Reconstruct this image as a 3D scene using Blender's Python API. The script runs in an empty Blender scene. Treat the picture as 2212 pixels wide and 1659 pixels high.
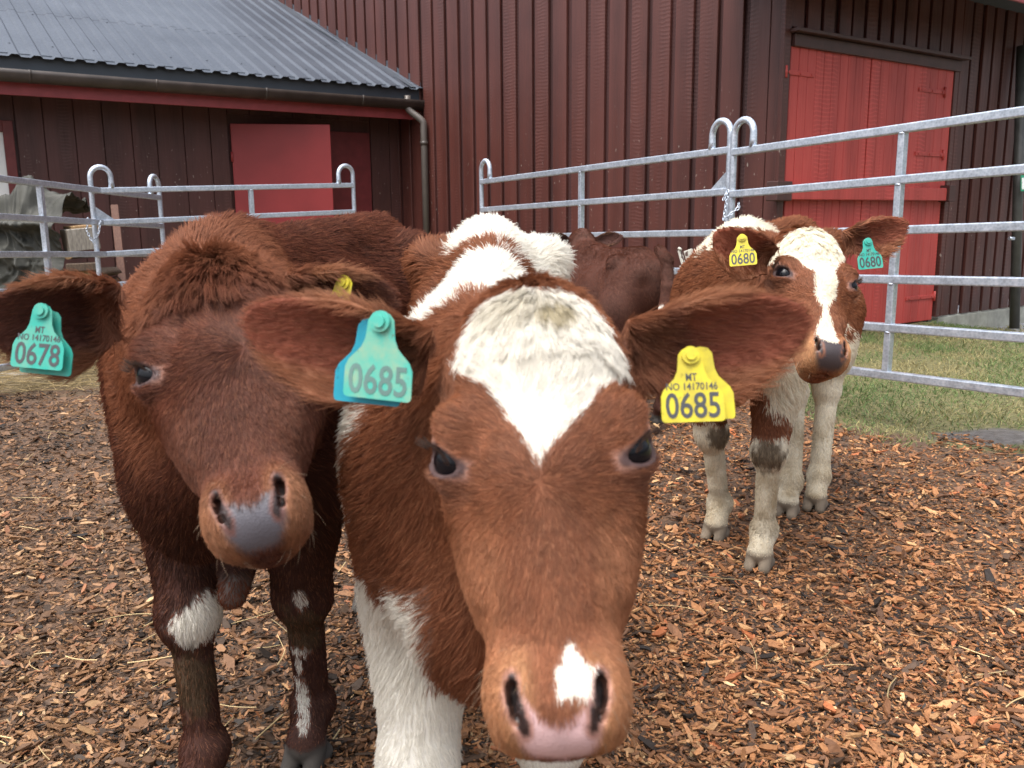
import bpy, math, random
import numpy as np
from mathutils import Vector, Matrix
random.seed(7); rng = np.random.default_rng(11)
S = bpy.context.scene
COL = S.collection
# ------------------------------------------------------------------ camera, sky, sun, exposure
F = 1900.0; H = 1.12
PITCH = math.radians(10.7); ROLL = math.radians(-0.5)
def _rx(a):
    c, s = math.cos(a), math.sin(a); return np.array([[1,0,0],[0,c,-s],[0,s,c]])
def _rz(a):
    c, s = math.cos(a), math.sin(a); return np.array([[c,-s,0],[s,c,0],[0,0,1]])
RC = _rx(math.pi/2-PITCH) @ _rz(ROLL)
CAM = np.array([0,0,H])
cam = bpy.data.cameras.new("camera"); cam.sensor_width = 36; cam.lens = 36*F/2212
cam.clip_start = .05; cam.clip_end = 800
cam.dof.use_dof = True; cam.dof.focus_distance = 2.6; cam.dof.aperture_fstop = 9.5
camo = bpy.data.objects.new("camera", cam); COL.objects.link(camo)
camo.matrix_world = Matrix.Translation(CAM) @ Matrix(RC).to_4x4()
S.camera = camo
w = bpy.data.worlds.new("World"); S.world = w; w.use_nodes = True
nt = w.node_tree; bg = nt.nodes["Background"]
sky = nt.nodes.new("ShaderNodeTexSky"); sky.sky_type = 'NISHITA'; sky.sun_disc = False
SUN_EL, SUN_ROT = math.radians(66), math.radians(222)
sky.sun_elevation = SUN_EL; sky.sun_rotation = SUN_ROT; sky.dust_density = 5; sky.air_density = 1.0; sky.ozone_density = 1
hs = nt.nodes.new("ShaderNodeHueSaturation"); hs.inputs["Saturation"].default_value = .42
nt.links.new(sky.outputs[0], hs.inputs["Color"]); 
# overcast dome: brighter overhead than at the horizon
tcw = nt.nodes.new("ShaderNodeTexCoord"); spw = nt.nodes.new("ShaderNodeSeparateXYZ"); nt.links.new(tcw.outputs["Generated"], spw.inputs[0])
rpw = nt.nodes.new("ShaderNodeMapRange"); rpw.inputs[1].default_value = 0; rpw.inputs[2].default_value = .9; rpw.inputs[3].default_value = .62; rpw.inputs[4].default_value = 1.7
nt.links.new(spw.outputs[2], rpw.inputs[0])
mxw = nt.nodes.new("ShaderNodeVectorMath"); mxw.operation = 'SCALE'; nt.links.new(hs.outputs[0], mxw.inputs[0]); nt.links.new(rpw.outputs[0], mxw.inputs["Scale"])
nt.links.new(mxw.outputs[0], bg.inputs["Color"])
bg.inputs["Strength"].default_value = .15
sl = bpy.data.lights.new("sun", 'SUN'); sl.energy = 0.8; sl.angle = math.radians(60); sl.color = (1,.96,.9)
so = bpy.data.objects.new("sun", sl); COL.objects.link(so)
# the sky's sun sits at azimuth SUN_ROT (clockwise from +Y): behind the photographer
_sd = Vector((math.sin(SUN_ROT)*math.cos(SUN_EL), math.cos(SUN_ROT)*math.cos(SUN_EL), math.sin(SUN_EL)))
so.rotation_euler = _sd.to_track_quat('Z','Y').to_euler()
S.view_settings.view_transform = 'Standard'; S.view_settings.look = 'None'
S.view_settings.exposure = 0.85; S.view_settings.gamma = 1
S.render.engine = 'CYCLES'
try:
    S.cycles_curves.shape = 'RIBBONS'; S.cycles_curves.subdivisions = 2
except Exception: pass
S.cycles.max_bounces = 6; S.cycles.transparent_max_bounces = 4

# ------------------------------------------------------------------ photo measurements -> points in the yard
def ray(u, v): return RC @ np.array([(u-1106)/F, -(v-829.5)/F, -1.0])
def P(u, v, d): return CAM + ray(u, v)*d
def G(u, v, z=0.0):
    r = ray(u, v); return CAM + r*((z-H)/r[2])
def PL(u, v, p0, n):
    r = ray(u, v); return CAM + r*(np.dot(n, p0-CAM)/np.dot(n, r))
def unit(a): a = np.asarray(a, float); return a/np.linalg.norm(a)
def camdir(x, y, z): return RC @ np.array([x, y, z], float)   # x right, y up, z towards the viewer

# ------------------------------------------------------------------ helpers
def sstep(a, b, x): t = np.clip((x-a)/(b-a), 0, 1); return t*t*(3-2*t)
def tag(o, label=None, cat=None, group=None, kind=None):
    if label: o["label"] = label
    if cat: o["category"] = cat
    if group: o["group"] = group
    if kind: o["kind"] = kind
    return o
def empty(name, loc, label, cat, group=None):
    o = bpy.data.objects.new(name, None); COL.objects.link(o); o.location = Vector(loc); o.empty_display_size = .1
    o["_loc"] = 0; del o["_loc"]
    return tag(o, label, cat, group)
def link(name, me, mat=None, parent=None):
    o = bpy.data.objects.new(name, me); COL.objects.link(o)
    if mat is not None and not me.materials: me.materials.append(mat)
    if parent is not None:
        o.parent = parent
        # parents are unrotated empties or nested parts built in world space
        off = Vector((0,0,0)); p = parent
        while p is not None:
            off += p.location; p = p.parent
        o.location = -off
    return o
class MB:
    """collects shapes in world space and links them as one mesh object"""
    def __init__(s): s.v = []; s.f = []; s.sm = []
    def add(s, vs, fs, smooth=False):
        b = len(s.v); s.v += [tuple(map(float, p)) for p in vs]
        s.f += [tuple(b+i for i in q) for q in fs]; s.sm += [smooth]*len(fs); return s
    def box(s, o, ax, ay, az, bev=0.0):
        """o centre; ax, ay, az half-extent vectors"""
        o, ax, ay, az = [np.asarray(q, float) for q in (o, ax, ay, az)]
        if bev <= 0:
            vs = [o+sx*ax+sy*ay+sz*az for sx in(-1,1) for sy in(-1,1) for sz in(-1,1)]
            s.add(vs, [(0,1,3,2),(4,6,7,5),(0,4,5,1),(2,3,7,6),(0,2,6,4),(1,5,7,3)] if np.dot(np.cross(ax,ay),az)>0 else
                      [(2,3,1,0),(5,7,6,4),(1,5,4,0),(6,7,3,2),(4,6,2,0),(3,7,5,1)])
        else:
            la, lb, lc = [np.linalg.norm(q) for q in (ax, ay, az)]
            bv = min(bev, .45*min(la, lb, lc)*2)
            vs = []; idx = {}
            for sx in(-1,1):
                for sy in(-1,1):
                    for sz in(-1,1):
                        c = o+sx*ax+sy*ay+sz*az
                        ux, uy, uz = -sx*ax/la*bv, -sy*ay/lb*bv, -sz*az/lc*bv
                        for k, q in enumerate((uy+uz, ux+uz, ux+uy)):
                            idx[(sx,sy,sz,k)] = len(vs); vs.append(c+q)
            fs = []
            for k in range(3):
                for sg in(-1,1):
                    q = []
                    for a, b in((-1,-1),(1,-1),(1,1),(-1,1)):
                        t = [a,b]; t.insert(k, sg); q.append(idx[(t[0],t[1],t[2],k)])
                    fs.append(tuple(q))
            for sx in(-1,1):
                for sy in(-1,1):
                    for sz in(-1,1): fs.append(tuple(idx[(sx,sy,sz,k)] for k in range(3)))
            for k in range(3):
                a, b = [q for q in range(3) if q != k]
                for s1 in(-1,1):
                    for s2 in(-1,1):
                        q = []
                        for (sg, kk) in((-1,a),(1,a),(1,b),(-1,b)):
                            t = [0,0,0]; t[k] = sg; t[a] = s1; t[b] = s2; q.append(idx[(t[0],t[1],t[2],kk)])
                        fs.append(tuple(q))
            s.add(vs, fs)
        return s
    def beam(s, a, b, w, h, up=(0,0,1), bev=0.0):
        a, b = np.asarray(a, float), np.asarray(b, float); d = b-a; L = np.linalg.norm(d); d /= L
        sd = unit(np.cross(d, up)); u = np.cross(sd, d)
        return s.box((a+b)/2, d*L/2, sd*w/2, u*h/2, bev)
    def sweep(s, pts, prof, up=(0,0,1), caps=True, smooth=True, scale=None):
        """prof: list of (a,b) offsets; swept along pts"""
        pts = [np.asarray(p, float) for p in pts]; n = len(prof); vs = []
        prev = None
        for i, p in enumerate(pts):
            t = pts[min(i+1, len(pts)-1)]-pts[max(i-1, 0)]; t = unit(t)
            if prev is None:
                u0 = np.asarray(up, float)
                if abs(np.dot(u0, t)) > .95: u0 = np.array([1.,0,0]) if abs(t[0])<.9 else np.array([0,1.,0])
                sd = unit(np.cross(t, u0))
            else: sd = unit(prev - t*np.dot(prev, t))
            prev = sd; u = np.cross(sd, t); k = 1 if scale is None else scale[i]
            vs += [p+sd*a*k+u*b*k for a, b in prof]
        fs = []
        for i in range(len(pts)-1):
            for j in range(n):
                fs.append((i*n+j, i*n+(j+1)%n, (i+1)*n+(j+1)%n, (i+1)*n+j))
        s.add(vs, fs, smooth)
        if caps:
            b = len(s.v)-len(vs); m = (len(pts)-1)*n
            s.f += [tuple(b+j for j in range(n))[::-1], tuple(b+m+j for j in range(n))]; s.sm += [False, False]
        return s
    def tube(s, pts, r, seg=12, **k):
        return s.sweep(pts, [(r*math.cos(2*math.pi*j/seg), r*math.sin(2*math.pi*j/seg)) for j in range(seg)], **k)
    def prism(s, outline, o, ax, ay, az):
        """2-D outline in (ax, ay), extruded from o along az"""
        o, ax, ay, az = [np.asarray(q, float) for q in (o, ax, ay, az)]; n = len(outline)
        vs = [o+ax*a+ay*b for a, b in outline]+[o+ax*a+ay*b+az for a, b in outline]
        s.add(vs, [tuple(range(n))[::-1], tuple(range(n, 2*n))]+[(j, (j+1)%n, n+(j+1)%n, n+j) for j in range(n)])
        return s
    def mesh(s, name):
        me = bpy.data.meshes.new(name); me.from_pydata(s.v, [], s.f); me.polygons.foreach_set("use_smooth", s.sm)
        import bmesh
        bm = bmesh.new(); bm.from_mesh(me); bmesh.ops.recalc_face_normals(bm, faces=bm.faces); bm.to_mesh(me); bm.free()
        me.update(); return me
    def build(s, name, mat, parent=None): return link(name, s.mesh(name), mat, parent)
def np_mesh(name, v, quads, smooth=False):
    """fast mesh from arrays; quads (n,4)"""
    me = bpy.data.meshes.new(name); v = np.asarray(v, np.float32); q = np.asarray(quads, np.int32)
    me.vertices.add(len(v)); me.vertices.foreach_set("co", v.ravel())
    me.loops.add(q.size); me.loops.foreach_set("vertex_index", q.ravel())
    me.polygons.add(len(q)); me.polygons.foreach_set("loop_start", np.arange(0, q.size, q.shape[1], dtype=np.int32))
    me.polygons.foreach_set("use_smooth", np.full(len(q), smooth)); me.update(calc_edges=True); me.validate(); return me

# ------------------------------------------------------------------ materials
class N:
    def __init__(s, name):
        s.m = bpy.data.materials.new(name); s.m.use_nodes = True; s.t = s.m.node_tree
        s.b = s.t.nodes["Principled BSDF"]; s.out = s.t.nodes["Material Output"]
    def n(s, typ, **kw):
        o = s.t.nodes.new(typ)
        for k, v in kw.items(): setattr(o, k, v)
        return o
    def l(s, a, b): s.t.links.new(a, b)
    def coord(s, scale=(1,1,1), rot=(0,0,0), which="Object"):
        tc = s.n("ShaderNodeTexCoord"); mp = s.n("ShaderNodeMapping")
        mp.inputs["Scale"].default_value = scale; mp.inputs["Rotation"].default_value = rot
        s.l(tc.outputs[which], mp.inputs[0]); return mp.outputs[0]
    def geo(s, scale=(1,1,1), rot=(0,0,0)):
        g = s.n("ShaderNodeNewGeometry"); mp = s.n("ShaderNodeMapping")
        mp.inputs["Scale"].default_value = scale; mp.inputs["Rotation"].default_value = rot
        s.l(g.outputs["Position"], mp.inputs[0]); return mp.outputs[0]
    def noise(s, vec, scale, detail=4, rough=.55, dist=0):
        o = s.n("ShaderNodeTexNoise"); o.inputs["Scale"].default_value = scale; o.inputs["Detail"].default_value = detail
        o.inputs["Roughness"].default_value = rough; o.inputs["Distortion"].default_value = dist
        s.l(vec, o.inputs["Vector"]); return o.outputs["Fac"]
    def ramp(s, fac, stops):
        o = s.n("ShaderNodeValToRGB"); e = o.color_ramp.elements
        while len(e) < len(stops): e.new(.5)
        for q, (p, c) in zip(e, stops):
            q.position = p; q.color = (*c, 1) if hasattr(c, '__len__') else (c, c, c, 1)
        s.l(fac, o.inputs[0]); return o.outputs[0]
    def mix(s, fac, a, b, mode='MIX'):
        o = s.n("ShaderNodeMix", data_type='RGBA', blend_type=mode)
        for i, x in ((0, fac), (6, a), (7, b)):
            if hasattr(x, 'is_linked') or hasattr(x, 'links'): s.l(x, o.inputs[i])
            elif hasattr(x, '__len__'): o.inputs[i].default_value = (*x, 1)
            else: o.inputs[i].default_value = x
        return o.outputs[2]
    def math(s, op, a, b=None):
        o = s.n("ShaderNodeMath", operation=op)
        for i, x in ((0, a), (1, b)):
            if x is None: continue
            if hasattr(x, 'links'): s.l(x, o.inputs[i])
            else: o.inputs[i].default_value = x
        return o.outputs[0]
    def bump(s, h, strength=.3, dist=.01):
        o = s.n("ShaderNodeBump"); o.inputs["Strength"].default_value = strength; o.inputs["Distance"].default_value = dist
        s.l(h, o.inputs["Height"]); s.l(o.outputs[0], s.b.inputs["Normal"])
    def set(s, **kw):
        for k, v in kw.items():
            i = s.b.inputs[k.replace('_', ' ')]
            if hasattr(v, 'links'): s.l(v, i)
            elif hasattr(v, '__len__'): i.default_value = (*v, 1) if len(v) == 3 else v
            else: i.default_value = v
        return s.m
def simple(name, c, rough=.6, metal=0., spec=.5, var=.18, vscale=9):
    m = N(name); v = m.noise(m.geo(), vscale, 5)
    dark = tuple(q*(1-var) for q in c); lite = tuple(min(1, q*(1+var)) for q in c)
    col = m.ramp(v, [(.3, dark), (.7, lite)])
    return m.set(Base_Color=col, Roughness=rough, Metallic=metal, Specular_IOR_Level=spec)
def board_paint(name, c, c2, flakes=True, rough=.42, ax=(1,0,0)):
    """old oil paint on rough-sawn boards: grain along z, curved saw marks, worn flakes"""
    m = N(name); p = m.geo()
    grain = m.noise(m.geo((26,26,1.2)), 3, 5)
    blot = m.noise(p, 1.7, 4)
    col = m.mix(m.ramp(blot, [(.35, 0.), (.68, 1.)]), c, c2)
    col = m.mix(m.ramp(grain, [(.4, 0.), (.75, .55)]), col, tuple(q*.62 for q in c))
    # per-board tone
    br = m.noise(m.geo((5.5,5.5,.02)), 1.0, 0)
    col = m.mix(m.ramp(br, [(.35, .0), (.65, .45)]), col, tuple(q*1.45 for q in c2))
    wv = m.n("ShaderNodeTexWave", wave_type='BANDS', bands_direction='Z', wave_profile='SIN')
    wv.inputs["Scale"].default_value = 8.5; wv.inputs["Distortion"].default_value = 5.0; wv.inputs["Detail"].default_value = 1.5; wv.inputs["Detail Scale"].default_value = .6
    m.l(m.geo((1.6,1.6,1)), wv.inputs["Vector"])
    msk = m.ramp(m.noise(m.geo((3.4,3.4,.35)), 1.3, 2), [(.5, 0.), (.62, 1.)])
    saw = m.math('MULTIPLY', wv.outputs["Fac"], msk)
    col = m.mix(m.ramp(saw, [(.55, 0.), (.95, .28)]), col, tuple(min(1, q*2.0+.03) for q in c))
    if flakes:
        fl = m.noise(m.geo((1,1,.55)), 30, 3, .6); zone = m.noise(p, 2.3, 3)
        fm = m.math('MULTIPLY', m.ramp(fl, [(.68, 0.), (.705, 1.)]), m.ramp(zone, [(.42, 0.), (.54, 1.)]))
        sepz = m.n("ShaderNodeSeparateXYZ"); m.l(p, sepz.inputs[0])
        fm = m.math('MULTIPLY', fm, m.ramp(m.math('MULTIPLY', sepz.outputs[2], .4), [(.55, 1.), (.95, .0)]))
        col = m.mix(fm, col, (.36,.31,.27))
        # splash dirt towards the foot of the wall
        sp = m.math('MULTIPLY', m.ramp(m.math('MULTIPLY', sepz.outputs[2], .5), [(.05, .75), (.55, 0.)]), m.ramp(m.noise(m.geo((2,2,1)), 5, 5), [(.35, 0.), (.7, 1.)]))
        col = m.mix(sp, col, tuple(q*.45+.012 for q in c))
    h = m.math('ADD', m.math('MULTIPLY', grain, .7), m.math('MULTIPLY', saw, .8))
    m.bump(h, .22, .004)
    rg = m.ramp(grain, [(.3, rough-.08), (.7, rough+.14)])
    return m.set(Base_Color=col, Roughness=rg, Specular_IOR_Level=.5)
M = {}
M['barn'] = board_paint('dark_red_board_paint', (.062,.018,.0138), (.082,.0255,.0195))
M['barn_gap_shade'] = board_paint('dark_red_board_paint_gap_shade', (.034,.011,.010), (.045,.014,.013), flakes=False, rough=.6)  # groove shade painted in: a darker copy of the barn board paint
M['shed'] = board_paint('brown_red_shed_paint', (.060,.022,.018), (.080,.028,.024), flakes=True, rough=.5)
M['red'] = board_paint('bright_red_door_paint', (.37,.046,.039), (.44,.058,.048), flakes=False, rough=.5)
M['redplain'] = simple('red_sheet_door_paint', (.28,.030,.031), .45, var=.10, vscale=3)
M['fascia'] = simple('faded_red_fascia_paint', (.28,.045,.05), .5, var=.15)
M['trim'] = simple('brown_trim_paint', (.06,.024,.02), .5)
def mk_galv():
    m = N('galvanised_steel'); p = m.geo(); a = m.noise(p, 22, 5); b = m.noise(p, 140, 2)
    v = m.n("ShaderNodeTexVoronoi"); v.inputs["Scale"].default_value = 75; m.l(p, v.inputs["Vector"])
    f = m.math('ADD', m.math('MULTIPLY', a, .6), m.math('MULTIPLY', v.outputs["Distance"], .45))
    col = m.ramp(f, [(.25, (.38,.43,.50)), (.55, (.54,.60,.68)), (.8, (.68,.72,.79))])
    m.bump(b, .06, .002)
    return m.set(Base_Color=col, Metallic=.72, Roughness=m.ramp(a, [(.3, .30), (.7, .48)]))
M['galv'] = mk_galv()
def mk_roof():
    m = N('blue_grey_steel_roofing'); p = m.geo(); a = m.noise(p, 1.1, 5); b = m.noise(p, 35, 4)
    col = m.ramp(a, [(.3, (.042,.052,.070)), (.7, (.070,.083,.105))])
    col = m.mix(m.ramp(b, [(.6, 0.), (.8, .35)]), col, (.15,.155,.155))
    return m.set(Base_Color=col, Metallic=.1, Roughness=m.ramp(b, [(.3, .36), (.8, .54)]), Specular_IOR_Level=.38)
M['roof'] = mk_roof()
M['flash'] = simple('blue_grey_flashing', (.055,.068,.085), .45, var=.12, vscale=3)
M['gutter'] = simple('dark_brown_gutter', (.060,.048,.042), .42, var=.25, vscale=6)
M['pipe'] = simple('grey_brown_downpipe', (.115,.10,.09), .42, metal=.2, var=.15, vscale=5)
M['conc'] = simple('grey_concrete', (.30,.30,.26), .9, var=.3, vscale=7)
M['white'] = simple('white_window_paint', (.80,.82,.80), .5, var=.03)
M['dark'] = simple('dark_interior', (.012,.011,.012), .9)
M['soffit'] = simple('dark_soffit_boards', (.05,.05,.055), .8)
M['post'] = simple('dark_grey_steel_post', (.055,.055,.05), .5, var=.25)
# ------------------------------------------------------------------ ground
def vnoise(p, freq, seed=0):
    """3-D value noise, 0..1, vectorised"""
    p = np.asarray(p, np.float64)*freq+seed*17.13+1000.0
    i = np.floor(p).astype(np.int64); f = p-i; f = f*f*(3-2*f)
    def h(a, b, c):
        n = (a*374761393+b*668265263+c*2147483647+seed*362437) & 0xffffffff
        n = ((n ^ (n >> 13))*1274126177) & 0xffffffff
        n = ((n ^ (n >> 16))*2246822519) & 0xffffffff
        return ((n ^ (n >> 15)) & 0xffff)/65535.0
    x, y, z = i[:,0], i[:,1], i[:,2]; fx, fy, fz = f[:,0], f[:,1], f[:,2]
    l = lambda a, b, t: a+(b-a)*t
    return l(l(l(h(x,y,z),h(x+1,y,z),fx), l(h(x,y+1,z),h(x+1,y+1,z),fx), fy),
             l(l(h(x,y,z+1),h(x+1,y,z+1),fx), l(h(x,y+1,z+1),h(x+1,y+1,z+1),fx), fy), fz)
def gz(x, y):
    """height of the yard"""
    x = np.asarray(x, float); y = np.asarray(y, float)
    p = np.stack([x, y, 0*x], -1).reshape(-1, 3)
    fade = np.clip((20-np.hypot(x, y))/10, 0, 1)
    z = ((vnoise(p, 1.3, 3)-.5)*.05+(vnoise(p, 4.0, 4)-.5)*.022).reshape(x.shape)*fade
    return z-.14*np.clip((x-4.3)/1.2, 0, 1)
def mk_ground():
    m = N('yard_ground'); p = m.geo(); sep = m.n("ShaderNodeSeparateXYZ"); m.l(p, sep.inputs[0])
    n1 = m.noise(p, 1.6, 6); n2 = m.noise(p, 26, 6); n3 = m.noise(p, 90, 3)
    soil = m.ramp(n2, [(.3, (.045,.027,.016)), (.55, (.105,.058,.032)), (.75, (.19,.105,.058))])
    wb = m.noise(m.geo(), 2.3, 5)
    # signed distance past the fence line, roughened
    d = m.math('ADD', m.math('ADD', m.math('MULTIPLY', sep.outputs[0], .860), m.math('MULTIPLY', sep.outputs[1], .510)), -4.02)
    d = m.math('ADD', d, m.math('MULTIPLY', m.math('SUBTRACT', wb, .5), .7))
    gmask = m.ramp(m.math('ADD', m.math('MULTIPLY', d, 1.2), .5), [(.42, 0.), (.58, 1.)])
    grass = m.ramp(n2, [(.3, (.045,.048,.014)), (.6, (.15,.135,.055)), (.8, (.24,.21,.10))])
    col = m.mix(gmask, soil, grass)
    # hay-strewn strip at the far left
    d2 = m.math('ADD', m.math('MULTIPLY', sep.outputs[1], .5), m.math('MULTIPLY', m.math('SUBTRACT', wb, .5), .6))
    hm = m.ramp(d2, [(2.85, 0.), (3.1, 1.)]) if False else m.ramp(m.math('ADD', m.math('MULTIPLY', d2, .5), -.95), [(.44, 0.), (.56, 1.)])
    lm = m.ramp(m.math('ADD', m.math('MULTIPLY', sep.outputs[0], -.5), 0), [(.35, 0.), (.6, 1.)])
    hay = m.ramp(n3, [(.3, (.05,.035,.016)), (.7, (.22,.165,.08))])
    col = m.mix(m.math('MULTIPLY', hm, lm), col, hay)
    # grey gravel beyond the barn corner
    gr = m.ramp(n3, [(.3, (.14,.145,.155)), (.7, (.38,.385,.40))])
    d3 = m.math('ADD', m.math('ADD', m.math('MULTIPLY', sep.outputs[0], 1.0), m.math('MULTIPLY', sep.outputs[1], .0)), -5.35)
    gm = m.math('MULTIPLY', m.ramp(m.math('MULTIPLY', d3, 2.0), [(.0, 0.), (.25, 1.)]), m.ramp(m.math('ADD', m.math('MULTIPLY', sep.outputs[1], -.2), 3.2), [(.38, 0.), (.42, 1.)]))
    gm = m.math('MULTIPLY', gm, m.ramp(m.math('MULTIPLY', m.math('ADD', sep.outputs[1], -8.6), 1.5), [(0., 0.), (.4, 1.)]))
    col = m.mix(gm, col, gr)
    # damp grey patch of bare mud by the hurdle foot
    pw = G(2150, 946); vd = m.n("ShaderNodeVectorMath", operation='DISTANCE'); mpw = m.n("ShaderNodeMapping"); mpw.inputs["Location"].default_value = (-pw[0], -pw[1]*1.7, 0); mpw.inputs["Scale"].default_value = (1, 1.7, 0); m.l(p, mpw.inputs[0]); m.l(mpw.outputs[0], vd.inputs[0])
    wetm = m.ramp(m.math('ADD', vd.outputs["Value"], m.math('MULTIPLY', m.math('SUBTRACT', wb, .5), .5)), [(.22, 1.), (.36, 0.)])
    col = m.mix(wetm, col, m.ramp(n2, [(.3, (.075,.068,.060)), (.7, (.15,.14,.13))]))
    m.bump(n2, .8, .02)
    return m.set(Base_Color=col, Roughness=m.ramp(wetm, [(0., .85), (1., .42)]))
xs = np.unique(np.concatenate([np.linspace(-60, -5, 20), np.arange(-5, 7, .09), np.linspace(7, 60, 20)]))
ys = np.unique(np.concatenate([np.linspace(-30, 0, 10), np.arange(0, 11, .09), np.linspace(11, 90, 25)]))
gx, gy = np.meshgrid(xs, ys); gzz = gz(gx, gy)
nx, ny = len(xs), len(ys)
ii = (np.arange(ny-1)[:,None]*nx+np.arange(nx-1)[None]).ravel()
ground = link('ground', np_mesh('ground', np.stack([gx, gy, gzz], -1).reshape(-1, 3), np.stack([ii, ii+1, ii+nx+1, ii+nx], -1), True), mk_ground())
tag(ground, 'trodden dark soil of the cattle pen with grass beyond', 'ground', kind='structure')

# ------------------------------------------------------------------ barn (two walls meeting at a corner), door in the right-hand wall
A0 = G(1876, 714)
DR = unit([1.47, 1, 0]); NR = np.array([DR[1], -DR[0], 0])        # door wall runs along DR, faces NR
DL = unit([-.793, 1, 0]); NL = np.array([-DL[1], DL[0], 0])       # long wall runs along DL, faces NL
CN = PL(1683, 500, A0, NR); CN[2] = 0
UP = np.array([0,0,1.])
def dwl(u, v):
    q = PL(u, v, A0, NR); return np.dot(q-CN, DR), q[2]
def lwl(u, v):
    q = PL(u, v, CN, NL); return np.dot(q-CN, DL), q[2]
barn = empty('barn', CN, 'tall dark red barn of vertical boards with a wide red plank door', 'barn')
# long wall
def boards(mb, back, o, d, n, t0, t1, z0, z1, pitch, face, th, z1f=None, jit=.012, seed=1):
    r = random.Random(seed); t = t0
    while t < t1-.02:
        wd = face+r.uniform(-jit, jit); e = min(t+wd, t1)
        zt = z1 if z1f is None else z1f((t+e)/2)
        c = o+d*((t+e)/2)+UP*((z0+zt)/2)+n*(th/2+r.uniform(-.004, .004))
        mb.box(c, d*(e-t)/2, n*th/2, UP*(zt-z0)/2, .004)
        t += pitch+r.uniform(-jit, jit)
wl = MB(); gl = MB()
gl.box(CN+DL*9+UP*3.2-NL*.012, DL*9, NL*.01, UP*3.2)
boards(wl, gl, CN, DL, NL, .16, 18, .12, 6.4, .287, .218, .034, seed=3)
lw = wl.build('long_wall', M['barn'], barn)
gl.build('wall_underlay', M['barn_gap_shade'], lw)
# door wall, leaving the doorway
dx0 = dwl(1687, 430)[0]+.01; dx1 = dwl(2037, 430)[0]; dz0 = dwl(1876, 712)[1]; dz1 = dwl(1876, 112)[1]
hz = dwl(1690, 62)[1]                                  # top of the header flashing
wd = MB(); gd = MB(); WE = 5.2; zt = 3.3
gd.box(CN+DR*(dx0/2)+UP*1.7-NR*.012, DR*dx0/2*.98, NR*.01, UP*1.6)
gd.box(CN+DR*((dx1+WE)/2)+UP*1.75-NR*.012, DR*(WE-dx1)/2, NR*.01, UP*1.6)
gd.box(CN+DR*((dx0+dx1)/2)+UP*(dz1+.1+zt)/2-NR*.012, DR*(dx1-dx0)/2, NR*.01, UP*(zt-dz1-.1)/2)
sill = dwl(2147, 667)[1]
boards(wd, gd, CN, DR, NR, dx0-.02, dx1+.05, hz+.02, zt, .205, .155, .034, seed=5)
boards(wd, gd, CN, DR, NR, dx1+.06, WE, sill, zt, .205, .15, .034, seed=6)
wdo = wd.build('door_wall', M['barn'], barn); gd.build('wall_underlay', M['barn_gap_shade'], wdo)
cb = MB(); cb.box(CN+DL*.075+UP*3.2+NL*.018, DL*.075, NL*.02, UP*3.1, .004)
cb.box(CN+DR*(dx0-.12)/2+UP*1.6+NR*.02, DR*(dx0-.10)/2, NR*.022, UP*1.55, .004)
cb.build('corner_board', M['barn'], barn)
# foundation
fd = MB(); fd.box(CN+DR*(dx1+.2+2.3)+UP*(sill-.32)-NR*.02, DR*(WE-dx1+.0)/2*1.0, NR*.05, UP*.30)
fo = MB(); fo.box(CN+DR*((dx1+WE)/2+.02)+UP*(sill-.31)-NR*.03, DR*((WE-dx1)/2-.03), NR*.06, UP*.30, .01)
fo.box(CN+DL*9+UP*.0-NL*.05, DL*8.9, NL*.05, UP*.11, .01)
fo.build('foundation', M['conc'], barn)
# far end of the door wall
ew = MB(); ew.box(CN+DR*WE-NR*1.5+UP*(1.75), DR*.02, NR*1.5, UP*1.6, .005); ew.build('end_wall', M['barn'], barn)
# roof overhang above the door wall
q = ray(2192, 4); oz = 3.0; Q = CAM+q*((oz-H)/q[2]); over = max(.35, float(np.dot(Q-CN, NR)))
rf = MB(); rf.box(CN+DR*(WE/2-.35)+NR*(over/2-.2)+UP*(oz+.22), DR*(WE/2+.55), NR*(over/2+.2), UP*.02)
rf.build('eave_soffit', M['soffit'], barn)
rf = MB(); rf.box(CN+DR*(WE/2-.35)+NR*(over+.012)+UP*(oz+.11), DR*(WE/2+.55), NR*.012, UP*.11, .004); rf.build('fascia_board', M['fascia'], barn)
rf = MB(); rf.box(CN+DR*(WE/2-.35)+NR*(over/2-.2)+UP*(oz+.3), DR*(WE/2+.55), NR*(over/2+.3), UP*.03); 
rf.build('roof', M['roof'], barn)
# header: dark recess, flashing
hd = MB(); hd.box(CN+DR*((dx0+dx1)/2+.02)+NR*.06+UP*(hz-.015), DR*((dx1-dx0)/2+.07), NR*.075, UP*.014, .003)
hd.box(CN+DR*((dx0+dx1)/2+.02)+NR*.035+UP*(hz-.085), DR*((dx1-dx0)/2+.02), NR*.03, UP*.05, .004)
hd.build('door_header', M['trim'], barn)
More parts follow.
